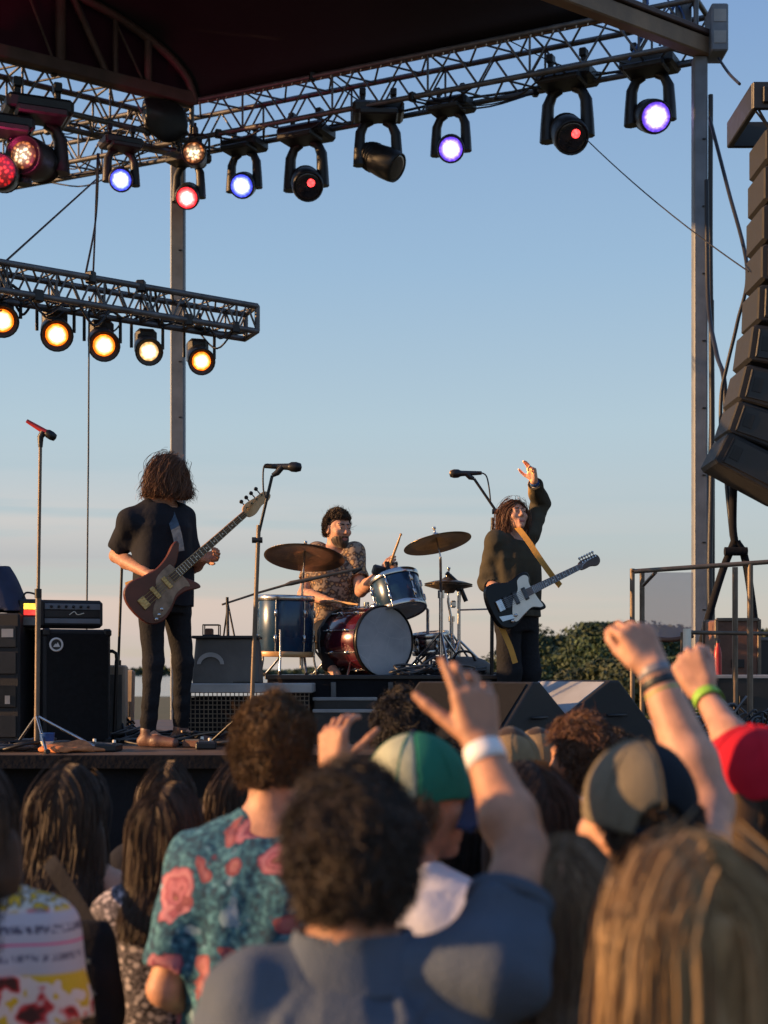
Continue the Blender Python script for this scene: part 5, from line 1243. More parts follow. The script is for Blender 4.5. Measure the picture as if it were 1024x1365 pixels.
# guitars
def guitar(label, c, xdir, front, k, bass=True):
    m = axes(xdir, front); rt = empty('bass_guitar' if bass else 'electric_guitar', c, 0, label, 'bass guitar' if bass else 'guitar'); rt.rotation_mode = 'QUATERNION'; rt.rotation_quaternion = m.to_quaternion()
    o = [(.13, .032), (.17, .055), (.225, .10), (.258, .135), (.250, .155), (.215, .152), (.14, .122), (.05, .108), (-.04, .125), (-.13, .150), (-.2, .132), (-.238, .06), (-.238, -.05), (-.21, -.125), (-.14, -.162), (-.06, -.148), (.02, -.112), (.09, -.118), (.15, -.15), (.178, -.158), (.182, -.13), (.155, -.07), (.13, -.032)]
    if not bass: o = [(.12, .03), (.14, .05), (.155, .09), (.15, .12), (.11, .135), (.04, .12), (-.03, .12), (-.12, .15), (-.19, .14), (-.225, .07), (-.23, -.03), (-.21, -.12), (-.14, -.165), (-.06, -.15), (.02, -.112), (.08, -.115), (.14, -.145), (.175, -.14), (.17, -.10), (.135, -.05), (.12, -.03)]
    po = [(x*k, y*k) for x, y in smooth_poly(o, 4)]
    MB().prism(po, -.022*k, .022*k, None, .006*k).build('body', 'red_wood' if bass else 'black_lac', rt)
    if bass: pg = [(.13, .05), (.11, .075), (.0, .06), (-.06, -.02), (-.13, -.06), (-.17, -.11), (-.12, -.14), (-.04, -.122), (.03, -.09), (.10, -.09), (.13, -.11), (.14, -.06)]
    else: pg = [(.125, .045), (.14, .09), (.11, .115), (.05, .10), (.02, .04), (-.05, -.01), (-.10, -.10), (-.09, -.14), (.0, -.115), (.07, -.10), (.13, -.125), (.155, -.12), (.14, -.06)]
    MB().prism([(x*k, y*k) for x, y in smooth_poly(pg, 4)], .0225*k, .0255*k, None, .001).build('pickguard', 'tortoise' if bass else 'white_pl', rt)
    L = .70 if bass else .56; nw = .027*k if bass else .025*k
    g = MB(); g.prism([(.095*k, -nw*1.08), (L*k, -nw*.78), (L*k, nw*.78), (.095*k, nw*1.08)], -.004*k, .0275*k, None, .006*k); nk = g.build('neck', 'wood_l' if bass else 'wood_d', rt)
    g = MB(); g.prism([(.075*k, -nw*1.02), (L*k, -nw*.74), (L*k, nw*.74), (.075*k, nw*1.02)], .0277*k, .033*k, None, .001); g.build('fretboard', 'wood_d', nk)
    sl_ = .86*k if bass else .648*k; g = MB(); nut = L*k
    for i in range(1, 20):
        x = nut-sl_*(1-2**(-i/12)); 
        if x > .085*k: g.box((x, 0, .0336*k), (.0022, nw*1.7, .002))
    g.build('fret', 'chrome', nk)
    g = MB()
    for i in (3, 5, 7, 9, 12):
        x = nut-sl_*(1-2**(-(i-.5)/12)); g.lathe([(.005*k, .0331*k), (.0001, .0334*k)], Matrix.Translation((x, 0, 0)), 10)
    g.build('inlay', 'white_pl', nk)
    if bass: hp = [(L, -.022), (L+.02, -.04), (L+.06, -.045), (L+.12, -.03), (L+.17, -.035), (L+.205, -.02), (L+.205, .01), (L+.18, .03), (L+.12, .035), (L+.06, .045), (L+.02, .042), (L, .022)]
    else: hp = [(L, -.02), (L+.03, -.03), (L+.09, -.03), (L+.14, -.045), (L+.175, -.03), (L+.185, .0), (L+.165, .03), (L+.10, .032), (L+.04, .035), (L, .02)]
    g = MB(); g.prism([(x*k, y*k) for x, y in smooth_poly(hp, 3)], .003*k, .019*k, None, .003); g.build('headstock', 'wood_l' if bass else 'wood_d', rt)
    nt_ = 4 if bass else 6
    for i in range(nt_):
        x = (L+.035+i*(.042 if bass else .024))*k; g = MB(); yb = .035*k; g.tube([(x, .02*k, .024*k), (x, .02*k, .004*k)], .006*k, 8); tl_ = (.036 if bass else .016)*k; g.tube([(x, yb-.01*k, .008*k), (x, yb+tl_*.8, .008*k)], .004*k, 6)
        g.lathe([(.0001, -.006*k), ((.013 if bass else .009)*k, -.004*k), ((.013 if bass else .009)*k, .004*k), (.0001, .006*k)], Matrix.Translation((x, yb+tl_, .008*k))@Matrix.Rotation(.5, 4, 'X'), 12); g.build('tuner', 'blackmetal' if bass else 'chrome', rt)
    g = MB(); g.box((-.155*k, 0, .028*k), (.05*k, .075*k, .012*k), None, .003); g.build('bridge', 'brass' if bass else 'chrome', rt)
    for x in ((-.06, .035) if bass else (-.10, -.02, .06)):
        g = MB(); g.box((x*k, 0, .028*k), (.030*k, .085*k, .012*k), None, .004); g.build('pickup', 'brass' if bass else 'black', rt)
    for (x, y) in (((-.10, -.10), (-.135, -.115), (-.165, -.125)) if bass else ((-.08, -.10), (-.12, -.125))):
        g = MB(); g.lathe([(.012*k, .024*k), (.010*k, .040*k), (.0001, .041*k)], Matrix.Translation((x*k, y*k, 0)), 12); g.build('knob', 'chrome', rt)
    ns_ = 4 if bass else 6
    for i in range(ns_):
        f = (i/(ns_-1)-.5)*2; g = MB(); g.tube([(-.155*k, f*.03*k, .037*k), (L*k, f*nw*.6, .0365*k), ((L+.04+.04*(i if bass else i*.55))*k, .018*k, .026*k)], .0016 if bass else .0011, 5); g.build('string', 'brass' if bass else 'chrome', rt)
    if not bass:
        g = MB(); g.prism([(x*k, y*k) for x, y in ((-.20, -.06), (-.10, -.085), (-.09, -.115), (-.19, -.10))], .0228*k, .027*k, None, .001); g.build('control_plate', 'chrome', rt)
    rt['_k'] = k; return rt
def strap(gt, pts, w, mat, name='strap', nrm=(0, -1, .2)):
    mi = (Matrix.Translation(gt.location)@gt.rotation_quaternion.to_matrix().to_4x4()).inverted(); pts = [mi@Vector(p) for p in spline(pts, 6)]; n_ = mi.to_3x3()@Vector(nrm)
    g = MB(); ribbon(g, pts, w, n_); return g.build(name, mat, gt)
# ------------------------------------------------------------------ the band
# bass player
root, J = person('long haired bass player in black tee and black jeans facing the drums', px_x(217, 9.02), 9.02, P(0, 605, 9.02).z, DECK, 226, 'skin_t',
    head=(40, -8, 0), h=.005, neckd=-.03, trousers='denim_black', legs={'R': (V(.09, 0, .92), V(.115, .06, .50), V(.125, .02, .085), V(.15, .17, .03)), 'L': (V(-.09, 0, .92), V(-.115, .05, .50), V(-.135, .0, .085), V(-.17, .14, .03))}, shoes='shoe', toe=30, tight=.76, wide=.98,
    arms=dict(R=dict(sh=P(174, 694, 8.93), el=P(155, 741, 9.08), wr=P(200, 766, 8.80), hand=dict(d=(.85, -.2, -.25), n=(.35, .9, -.1), thumb=-1, curl=(30, 35, 40, 45), spread=5)),
              L=dict(sh=P(244, 690, 9.14), el=P(256, 756, 9.20), wr=P(272, 745, 8.95), hand=dict(d=(.88, -.30, .18), n=(-.25, -.78, .5), thumb=1, curl=(48, 54, 58, 58), spread=7, tcurl=12))),
    shirt=dict(mat='tee_black', sleeve=.72, loose=1.35, h=.006, fold=.009, hem=.84, seed=6, straight=True, neck=.088),
    hair=(dict(kind='long', len=.098, w=.114, d=.092, by=-.01, n=8000, wave=.018, wf=58, fat=1.09, jit=.7, disp=.011, frizz=900, face=0, wd=.0045, front=-.5, side=-.5, h=.006, dx=.0), 'hair_auburn'))
bg_ = guitar('red wood bass guitar with brass hardware played by the bass player', P(216, 782, 8.70), Vector((.56, .20, .53)), Vector((.42, -.88, .12)), .94, True)
strap(bg_, [P(240, 735, 8.80), P(236, 712, 8.84), P(229, 690, 8.92), P(222, 676, 9.0), P(214, 680, 9.12)], .055, 'strap_b')
strap(bg_, [P(172, 775, 8.9), P(176, 790, 8.78), P(186, 803, 8.72)], .05, 'strap_y', 'strap_end')
lg = MB(); s_ = J['s']; lp = [J['T'](P(224, 718, 8.80)), J['T'](P(231, 722, 8.80)), J['T'](P(229, 748, 8.80)), J['T'](P(225, 744, 8.80))]
# drummer
z0 = P(0, 679, 10.75).z-1.765*1.04
s_ = 1.04; lgl = {sd: (V(.09*x, 0, .92)*s_, V(.22*x, .40, .90)*s_, V(.24*x, .44, (RISER-z0)/s_+.085), V(.26*x, .58, (RISER-z0)/s_+.03)) for sd, x in (('R', 1), ('L', -1))}
m, nt, b = nodes('gold_patterned_cloth'); tc = N(nt, 'ShaderNodeTexCoord'); v1 = N(nt, 'ShaderNodeTexVoronoi', Scale=34.); n1 = N(nt, 'ShaderNodeTexNoise', Scale=26., Detail=4.)
for q in (v1, n1): nt.links.new(tc.outputs['Object'], q.inputs['Vector'])
ad = N(nt, 'ShaderNodeMath', operation='MULTIPLY'); nt.links.new(v1.outputs['Distance'], ad.inputs[0]); nt.links.new(n1.outputs['Fac'], ad.inputs[1])
r1 = ramp(nt, ad.outputs[0], [(.10, (.42, .26, .12)), (.17, (.16, .08, .04)), (.23, (.035, .022, .022)), (.36, (.30, .22, .16))]); nt.links.new(r1.outputs[0], b.inputs['Base Color']); b.inputs['Roughness'].default_value = .8; M['gold_pattern'] = m
root, Jd = person('bearded drummer in brown and gold patterned shirt seated behind the kit', px_x(447, 10.75), 10.75, P(0, 679, 10.75).z, z0, 207, 'skin', head=(8, -5, 0), h=.005, trousers='denim_black', legs=lgl, face=True,
    arms=dict(L=dict(sh=P(472, 737, 10.72), el=P(481, 788, 10.62), wr=P(511, 762, 10.22), hand=dict(d=(.55, -.3, .45), n=(.3, .9, .3), thumb=1, curl=(75, 78, 80, 80), spread=3, tcurl=55, tout=.2)),
              R=dict(sh=P(423, 737, 10.8), el=P(405, 792, 10.7), wr=P(436, 800, 10.35), hand=dict(d=(.6, -.4, -.1), n=(-.1, -.2, -1), thumb=1, curl=(75, 78, 80, 80), spread=3, tcurl=35))),
    shirt=dict(mat='gold_pattern', sleeve=.60, loose=1.3, h=.007, fold=.008, seed=12, hem=.84),
    hair=(dict(kind='short', l=.032, n=7000, curl=.3, comb=(.25, .3, .5), wd=.004, lift=.9, front=.40, side=-.30, disp=.003, fat=1.03), 'hair_dark'))
def beard(root, J, mat):
    s, Hc, Rm = J['s'], J['Hc'], J['Rm']; S = SDF(.0035*s); at = lambda x, y, z: Hc+Rm@(V(x, y, z)*s)
    S.ell(at(0, .034, -.066), V(.060, .0655, .060)*s, Rm, k=0, disp=(.0022*s, 150/s, (1, 1, 1), 3)); S.ell(at(0, .074, -.100), V(.03, .026, .026)*s, Rm, k=.02*s, disp=(.002*s, 150/s, (1, 1, 1), 4))
    S.cap(at(-.022, .094, -.050), at(.022, .094, -.050), .006*s, .006*s, .008*s)
    S.ell(at(0, .10, -.066), V(.02, .02, .0105)*s, Rm, k=.004*s, op='s'); S.half(at(0, .05, -.040), Rm@V(0, .15, 1.)); S.half(at(0, .0, 0), Rm@V(0, -1, 0)); sdfobj('beard', S, mat, root)
beard(root, Jd, 'hair_dark')
def stick(label, a, b_):
    a = Vector(a); d = Vector(b_)-a; rt = empty('drumstick', a, 0, label, 'drumstick', 'drumsticks'); g = MB(); g.tube([-d*.18, d*.72, d*.93], [.0095, .009, .0055], 8); g.build('shaft', 'wood_l', rt); g = MB(); g.tube([d*.92, d*.95, d*.985, d], [.005, .009, .009, .003], 8); g.build('tip', 'wood_l', rt)
stick('drumstick held upright in the raised hand of the drummer', P(520, 752, 10.13), P(535, 711, 10.05))
stick('drumstick in the lowered hand behind the floor tom', P(441, 801, 10.28), P(478, 806, 10.0))
# guitarist
root, Jg = person('guitarist in dark olive shirt raising one arm, head tilted back', px_x(688, 9.62), 9.62, P(0, 664, 9.62).z, DECK, 222, 'skin', head=(-20, 17, 0), h=.005, trousers='denim_black', shoes='black', tight=1.6, face=True,
    arms=dict(L=dict(sh=P(705, 713, 9.68), el=P(721, 672, 9.80), wr=P(712, 641, 9.58), thick=.95, hand=dict(d=(-.22, -.10, 1), n=(-.75, -.65, 0), thumb=-1, curl=(14, 22, 60, 70), spread=7, tcurl=30)),
              R=dict(sh=P(661, 721, 9.52), el=P(650, 776, 9.58), wr=P(678, 803, 9.30), hand=dict(d=(.85, -.25, -.25), n=(.35, .9, -.1), thumb=-1, curl=(30, 35, 40, 45), spread=5))),
    shirt=dict(mat='tee_olive', sleeve=.98, sl=dict(R=1.15, L=1.86), loose=1.6, h=.006, fold=.012, seed=15, hem=.90, straight=True, flare=1.0),
    bands=(('L', .018, .022, .032, 'bluep'), ('L', .045, .016, .033, 'band_white')),
    hair=(dict(kind='long', len=.165, w=.084, d=.065, by=-.068, n=6500, wave=.015, wf=50, fat=1.03, phn=1., jit=.35, disp=.008, frizz=400, wd=.0045, front=.52, side=.1, h=.006), 'hair_auburn'))
gg = guitar('black and white electric guitar hanging on a yellow strap', P(688, 797, 9.26), Vector((.70, .42, .345)), Vector((.42, -.88, .16)), .94, False)
strap(gg, [P(684, 700, 9.70), P(688, 702, 9.60), P(694, 708, 9.49), P(706, 724, 9.40), P(720, 745, 9.36), P(735, 766, 9.37), P(747, 781, 9.43)], .036, 'strap_y')
strap(gg, [P(660, 815, 9.30), P(668, 835, 9.26), P(680, 862, 9.25), P(687, 884, 9.25)], .034, 'strap_y', 'strap_end')

# one amber lamp of the lower truss is aimed at the raised hand
spd = bpy.data.lights.new('amber_spot', 'SPOT'); spd.energy = 3500; spd.color = (1, .36, .05); spd.spot_size = R(9); spd.spot_blend = .6; spd.shadow_soft_size = .06
spo = bpy.data.objects.new('amber_spot', spd); COL.objects.link(spo); spo.location = P(272, 487, yL(269)-.12); spo.rotation_euler = (P(710, 622, 9.58)-spo.location).to_track_quat('-Z', 'Y').to_euler()

rpl = bpy.data.lights.new('red_lamp', 'SPOT'); rpl.energy = 34; rpl.color = (1, .06, .22); rpl.spot_size = R(120); rpl.spot_blend = .8; rpl.shadow_soft_size = .08
rpo = bpy.data.objects.new('red_lamp', rpl); COL.objects.link(rpo); rpo.location = P(3, 224, 13.6); rpo.rotation_euler = Vector((.35, .5, 1)).to_track_quat('-Z', 'Y').to_euler()
# ------------------------------------------------------------------ the crowd
def flowermat():
    m, nt, b = nodes('teal_flower_print'); L = nt.links; tc = N(nt, 'ShaderNodeTexCoord')
    wn = N(nt, 'ShaderNodeTexNoise', Scale=11., Detail=3.); L.new(tc.outputs['Object'], wn.inputs['Vector'])
    vm = N(nt, 'ShaderNodeMix', data_type='RGBA'); vm.blend_type = 'ADD'; vm.inputs['Factor'].default_value = .11; L.new(tc.outputs['Object'], vm.inputs['A']); L.new(wn.outputs['Color'], vm.inputs['B'])
    n = N(nt, 'ShaderNodeTexNoise', Scale=55., Detail=6.); L.new(tc.outputs['Object'], n.inputs['Vector'])
    base = ramp(nt, n.outputs['Fac'], [(.36, (.006, .036, .075)), (.5, (.012, .085, .145)), (.64, (.06, .20, .27))])
    fv = N(nt, 'ShaderNodeTexVoronoi', Scale=24.); L.new(vm.outputs['Result'], fv.inputs['Vector'])
    lf = ramp(nt, fv.outputs['Distance'], [(.10, (.15, .28, .38)), (.2, (.03, .12, .18)), (.34, (0, 0, 0))])
    sc_ = N(nt, 'ShaderNodeMix', data_type='RGBA'); sc_.blend_type = 'SCREEN'; sc_.inputs['Factor'].default_value = .55; L.new(base.outputs[0], sc_.inputs['A']); L.new(lf.outputs[0], sc_.inputs['B'])
    last = sc_.outputs['Result']
    for scl, mk_, stops in ((8.0, .26, [(0, (.42, .28, .17)), (.07, (.16, .03, .05)), (.13, (.42, .15, .20)), (.20, (.26, .06, .10)), (.26, (.46, .20, .24)), (.33, (.38, .13, .18)), (.37, (.14, .03, .06))]), (13., .80, [(0, (.40, .48, .56)), (.2, (.28, .40, .50)), (.3, (.16, .28, .38))]), (14., .70, [(0, (.30, .12, .10)), (.14, (.38, .15, .17)), (.3, (.22, .06, .08))])):
        v = N(nt, 'ShaderNodeTexVoronoi', Scale=scl, Randomness=.9); L.new(vm.outputs['Result'], v.inputs['Vector'])
        col = ramp(nt, v.outputs['Distance'], stops); mask = ramp(nt, v.outputs['Distance'], [(.36, (1, 1, 1)), (.39, (0, 0, 0))])
        sx = N(nt, 'ShaderNodeSeparateColor'); L.new(v.outputs['Color'], sx.inputs[0]); gt = N(nt, 'ShaderNodeMath', operation='GREATER_THAN'); L.new(sx.outputs['Red'], gt.inputs[0]); gt.inputs[1].default_value = mk_
        mu = N(nt, 'ShaderNodeMath', operation='MULTIPLY'); L.new(mask.outputs[0], mu.inputs[0]); L.new(gt.outputs[0], mu.inputs[1])
        mx = N(nt, 'ShaderNodeMix', data_type='RGBA'); L.new(mu.outputs[0], mx.inputs['Factor']); L.new(last, mx.inputs['A']); L.new(col.outputs[0], mx.inputs['B']); last = mx.outputs['Result']
    L.new(last, b.inputs['Base Color']); b.inputs['Roughness'].default_value = .85
    w = N(nt, 'ShaderNodeTexNoise', Scale=9., Detail=3.); L.new(tc.outputs['Object'], w.inputs['Vector']); bp = N(nt, 'ShaderNodeBump', Strength=.6, Distance=.03); L.new(w.outputs['Fac'], bp.inputs['Height']); L.new(bp.outputs[0], b.inputs['Normal'])
    return m
M['flower_print'] = flowermat()
m, nt, b = nodes('black_white_print'); tc = N(nt, 'ShaderNodeTexCoord'); v1 = N(nt, 'ShaderNodeTexVoronoi', Scale=52.); n1 = N(nt, 'ShaderNodeTexNoise', Scale=38., Detail=5.)
for q in (v1, n1): nt.links.new(tc.outputs['Object'], q.inputs['Vector'])
ml = N(nt, 'ShaderNodeMath', operation='MULTIPLY'); nt.links.new(v1.outputs['Distance'], ml.inputs[0]); nt.links.new(n1.outputs['Fac'], ml.inputs[1])
r1 = ramp(nt, ml.outputs[0], [(.15, (.44, .40, .44)), (.20, (.20, .18, .22)), (.235, (.02, .018, .027)), (.30, (.03, .028, .04)), (.33, (.22, .2, .24)), (.4, (.05, .045, .06))]); nt.links.new(r1.outputs[0], b.inputs['Base Color']); b.inputs['Roughness'].default_value = .85; M['bw_print'] = m
def printtee():
    m, nt, b = nodes('yellow_white_print'); L = nt.links; tc = N(nt, 'ShaderNodeTexCoord'); sp = N(nt, 'ShaderNodeSeparateXYZ'); L.new(tc.outputs['Object'], sp.inputs[0])
    def band(z0, z1, s=.004):
        a = N(nt, 'ShaderNodeMapRange'); L.new(sp.outputs['Z'], a.inputs['Value']); a.inputs['From Min'].default_value = z0-s; a.inputs['From Max'].default_value = z0+s
        c = N(nt, 'ShaderNodeMapRange'); L.new(sp.outputs['Z'], c.inputs['Value']); c.inputs['From Min'].default_value = z1+s; c.inputs['From Max'].default_value = z1-s
        mu = N(nt, 'ShaderNodeMath', operation='MULTIPLY'); L.new(a.outputs[0], mu.inputs[0]); L.new(c.outputs[0], mu.inputs[1]); return mu.outputs[0]
    def mix(a, c, f):
        mx = N(nt, 'ShaderNodeMix', data_type='RGBA'); L.new(f, mx.inputs['Factor'])
        for k, x in (('A', a), ('B', c)):
            if isinstance(x, tuple): mx.inputs[k].default_value = (*x, 1)
            else: L.new(x, mx.inputs[k])
        return mx.outputs['Result']
    st = N(nt, 'ShaderNodeTexNoise', Scale=5., Detail=3.); mp = N(nt, 'ShaderNodeMapping'); mp.inputs['Scale'].default_value = (14, 14, 1.2); L.new(tc.outputs['Object'], mp.inputs['Vector']); L.new(mp.outputs[0], st.inputs['Vector'])
    topc = ramp(nt, st.outputs['Fac'], [(.42, (.60, .40, .03)), (.5, (.06, .06, .04)), (.56, (.5, .5, .45))])
    bl = N(nt, 'ShaderNodeTexNoise', Scale=15., Detail=2.); L.new(tc.outputs['Object'], bl.inputs['Vector'])
    low = ramp(nt, bl.outputs['Fac'], [(.36, (.06, .015, .012)), (.41, (.55, .03, .035)), (.455, (.66, .55, .52)), (.52, (.66, .55, .52)), (.535, (.60, .38, .02)), (.7, (.62, .42, .03))], 'LINEAR')
    tx = N(nt, 'ShaderNodeTexNoise', Scale=1., Detail=2.); mp2 = N(nt, 'ShaderNodeMapping'); mp2.inputs['Scale'].default_value = (120, 120, 60); L.new(tc.outputs['Object'], mp2.inputs['Vector']); L.new(mp2.outputs[0], tx.inputs['Vector'])
    txm = ramp(nt, tx.outputs['Fac'], [(.44, (0, 0, 0)), (.5, (1, 1, 1))])
    c = mix(low.outputs[0], (.44, .42, .48), band(1.235, 1.36)); c = mix(c, topc.outputs[0], band(1.365, 1.6))
    for z0, z1, cc in ((1.318, 1.334, (.10, .09, .13)), (1.262, 1.276, (.16, .15, .2))):
        mu = N(nt, 'ShaderNodeMath', operation='MULTIPLY'); L.new(band(z0, z1, .002), mu.inputs[0]); L.new(txm.outputs[0], mu.inputs[1]); c = mix(c, cc, mu.outputs[0])
    c = mix(c, (.62, .10, .24), band(1.294, 1.299, .001))
    L.new(c, b.inputs['Base Color']); b.inputs['Roughness'].default_value = .85; return m
M['print_tee'] = printtee()
CG = 'people in the crowd watching the band'
X_ = px_x; TOP = lambda y, Y: ZC+(HY-y)/F*Y
def short(**k): return dict(dict(kind='short', l=.038, n=8000, curl=.5, wd=.0034, disp=.005), **k)
def long_(**k): return dict(dict(kind='long', len=.36, n=8500, w=.105, d=.055, wave=.009, wf=24, wd=.0034, fat=1.04), **k)

# man in the slate polo, right arm raised
person('man in slate blue polo raising his right arm with a white wristband', X_(470, 2.27), 2.27, TOP(1032, 2.27), 0, -3, 'skin_t', (4, 4, 0), h=.0042, group=CG, wide=1.14, nk=1.25, trousers='denim',
    arms=dict(L=dict(sh=P(342, 1338, 2.25), el=P(285, 1480, 2.22), wr=P(300, 1660, 2.4)), R=dict(sh=P(655, 1296, 2.24), el=P(697, 1138, 2.36), wr=P(641, 993, 2.46), thick=1.05, hand=dict(d=(-.14, .22, 1), n=(-.25, 1, -.15), thumb=1, curl=(8, 22, 28, 34), spread=9, tcurl=2, tout=.5))),
    shirt=dict(mat='polo', collar=True, sleeve=.44, loose=1.25, fold=.021, seed=21, straight=True, h=.005, hemband=True, ridges=(((.115, 1.425), (.02, 1.335)), ((.135, 1.395), (.05, 1.31)), ((.02, 1.435), (.035, 1.33)), ((-.03, 1.435), (-.04, 1.32)), ((-.10, 1.42), (-.075, 1.31)), ((.075, 1.44), (.10, 1.36)), ((-.065, 1.44), (-.12, 1.36)))), bands=(('R', .022, .036, .0335, 'band_white'),),
    hair=(short(l=.050, n=16000, curl=.9, fat=1.10, disp=.007, wd=.0027, back=-.66, df=48), 'hair_near'))
# man in the flower shirt
person('man with short light brown hair in teal flower print shirt', X_(364, 3.6), 3.6, TOP(930, 3.6), 0, -6, 'skin', (-4, 2, 0), h=.006, group=CG, wide=1.06, trousers='denim',
    arms=dict(L=dict(sh=P(270, 1152, 3.6), el=P(220, 1318, 3.55), wr=P(270, 1335, 3.75))),
    shirt=dict(mat='flower_print', sleeve=.78, loose=1.7, fold=.014, seed=23, straight=True, h=.006), hair=(short(l=.034, n=13000, curl=.35, comb=(.1, -.3, .2), lift=.95, wd=.0027, back=-.7, fat=1.02), 'hair_ginger'))
# blonde woman, nearest
person('woman with long straight dark blond hair nearest at the right', X_(922, 1.74), 1.74, TOP(1106, 1.74), 0, 4, 'skin', (6, 0, 0), h=.0075, group=CG, shirt=dict(mat='grey_shirt', sleeve=.5, seed=3), wide=.88,
    hair=(long_(len=.62, n=17000, w=.120, d=.066, wave=.008, wf=18, wd=.0028, fat=1.03, jit=.2, frizz=160, disp=.005, by=-.07), 'hair_blond'))
# khaki and black cap, arm with two bands
person('person in khaki and black cap raising a hand with grey, black and green wristbands', X_(858, 2.5), 2.5, TOP(990, 2.5), 0, 3, 'skin', (32, 2, 0), h=.0045, group=CG, wide=.95,
    arms=dict(R=dict(sh=P(925, 1200, 2.6), el=P(946, 1075, 2.80), wr=P(871, 893, 2.90), thick=1.12, hand=dict(d=(-.40, .22, .9), n=(-.35, .93, .1), thumb=1, curl=(54, 58, 62, 66), spread=2, tcurl=48, tout=.12))),
    shirt=dict(mat='grey_shirt', sleeve=.4, loose=1.2, seed=31, h=.0065), bands=(('R', .006, .020, .0315, 'band_grey'), ('R', .030, .022, .0325, 'band_black'), ('R', .048, .010, .0335, 'band_green')),
    hair=(short(l=.03, n=4500, zmax=.1, back=-.8, side=-.4), 'hair_brown'), cap=dict(panels=(('cap_khaki', ((1, .0, 0),)), ('cap_black', ((-1, .0, 0),))), brim='cap_black', yaw=-24, tilt=4, size=1.02))
# red cap at the edge
person('person in red cap at the right edge raising a fist with lime wristband', X_(1012, 2.95), 2.95, TOP(972, 2.95), 0, 10, 'skin', (30, 0, 0), h=.0055, group=CG, wide=.92,
    arms=dict(L=dict(sh=P(962, 1085, 2.98), el=P(992, 1012, 3.12), wr=P(939, 925, 3.3), thick=.85, hand=dict(d=(-.40, .25, .9), n=(.35, .9, -.2), thumb=-1, curl=(66, 70, 74, 78), spread=2, tcurl=48, tout=.25))),
    shirt=dict(mat='grey_shirt', sleeve=.45, seed=33), bands=(('L', .02, .026, .031, 'band_green'),), hair=(long_(len=.34, n=5000, w=.105), 'hair_dark'), cap=dict(panels=(('cap_red', None),), brim='cap_red', yaw=15, tilt=-2, size=1.04))
# green cap, white tee, phone
r_, Jp = person('person in green and cream cap with navy brim wearing a white tee', X_(540, 3.07), 3.07, TOP(980, 3.07), 0, -22, 'skin_t', (-50, -4, 0), h=.005, group=CG,
    arms=dict(L=dict(sh=P(480, 1120, 3.12), el=P(452, 1100, 3.34), wr=P(442, 1026, 3.46), thick=.95, hand=dict(d=(.05, .10, 1), n=(.55, .8, 0), thumb=-1, curl=(30, 36, 40, 44), spread=7, tcurl=8))),
    shirt=dict(mat='white_cloth', sleeve=.55, loose=1.7, fold=.018, seed=35, straight=True, h=.006), hair=(short(l=.06, n=5000, zmax=.12, back=-.92, side=-.6, curl=.8, comb=(0, -.3, -1)), 'hair_ginger'),
    cap=dict(panels=(('cap_green', ((-.2, -1, 0),)), ('cap_cream', ((.2, 1, 0),))), brim='cap_navy', yaw=-6, tilt=7, hole=False, size=1.03, droop=.03))
# others from far to near
sh_ = lambda mat, **k: dict(dict(mat=mat, sleeve=.6, loose=1.2), **k)
ppl = [
 ('dark haired person standing just below the drum riser steps', 538, 925, 5.0, 5, (0, 0, 0), 'grey_shirt', (short(l=.05, curl=.7, fat=1.06), 'hair_black'), None),
 ('person in plain tan beanie behind the raised hand with white band', 681, 962, 4.5, -4, (0, 0, 0), 'tan_cap', None, 'tan'),
 ('smaller person in plain tan beanie further off towards the wedges', 717, 964, 5.4, 6, (0, 0, 0), 'grey_shirt', None, 'tan'),
 ('person with curly brown hair and lit ear in a white collared shirt', 780, 956, 4.6, 12, (24, 0, 0), 'white_cloth', (short(l=.055, curl=1.1, fat=1.06, n=6500, back=-.8), 'hair_auburn'), None),
 ('woman with long dark hair between the raised arm and the curly haired person', 712, 1010, 3.3, 8, (14, -4, 0), 'tee_black', (long_(len=.34, w=.11), 'hair_dark'), None),
 ('dark haired person in blue shirt behind the raised arm with white band', 642, 1008, 3.45, -6, (0, 0, 0), 'blue_cloth', (long_(len=.20, w=.10), 'hair_black'), None),
 ('person with bright pink cap barely showing past the khaki cap', 792, 982, 5.6, 0, (0, 0, 0), 'grey_shirt', (short(l=.03, n=1800), 'hair_dark'), 'pink'),
 ('grey brown haired person mostly hidden behind the khaki cap', 822, 974, 5.2, 0, (0, 0, 0), 'tee_black', (short(l=.035, n=2500), 'hair_brown'), None),
 ('dark haired person between the two tan beanies and the green cap', 602, 990, 4.9, -6, (0, 0, 0), 'white_cloth', (short(l=.04, n=4000), 'hair_dark'), None),
 ('person with short dark hair just right of the curly haired person', 866, 990, 4.7, 5, (0, 0, 0), 'tee_black', (short(l=.04, n=4000), 'hair_black'), None),
 ('woman with straight brown hair hidden behind the woman in dotted dress', 223, 1012, 4.9, -5, (0, 0, 0), 'tee_black', (long_(len=.28), 'hair_brown'), None),
 ('woman with brown hair glimpsed left of the flower shirt man', 318, 1010, 4.5, 4, (8, 0, 0), 'tee_black', (long_(len=.30, w=.11), 'hair_brown'), None),
 ('short woman with shoulder length brown hair in black and white print dress', 222, 1041, 3.82, -8, (-6, -3, 0), 'bw_print', (long_(len=.255, w=.108, n=9000, wave=.006, jit=.12, fat=1.06), 'hair_brown'), None),
 ('woman with wavy chestnut blond hair between polo man and khaki cap', 752, 1100, 2.36, -4, (-8, -6, 0), 'tee_black', (long_(len=.55, w=.068, n=11000, wave=.016, wf=30, fat=.97, phn=.8), 'hair_wave'), None),
]
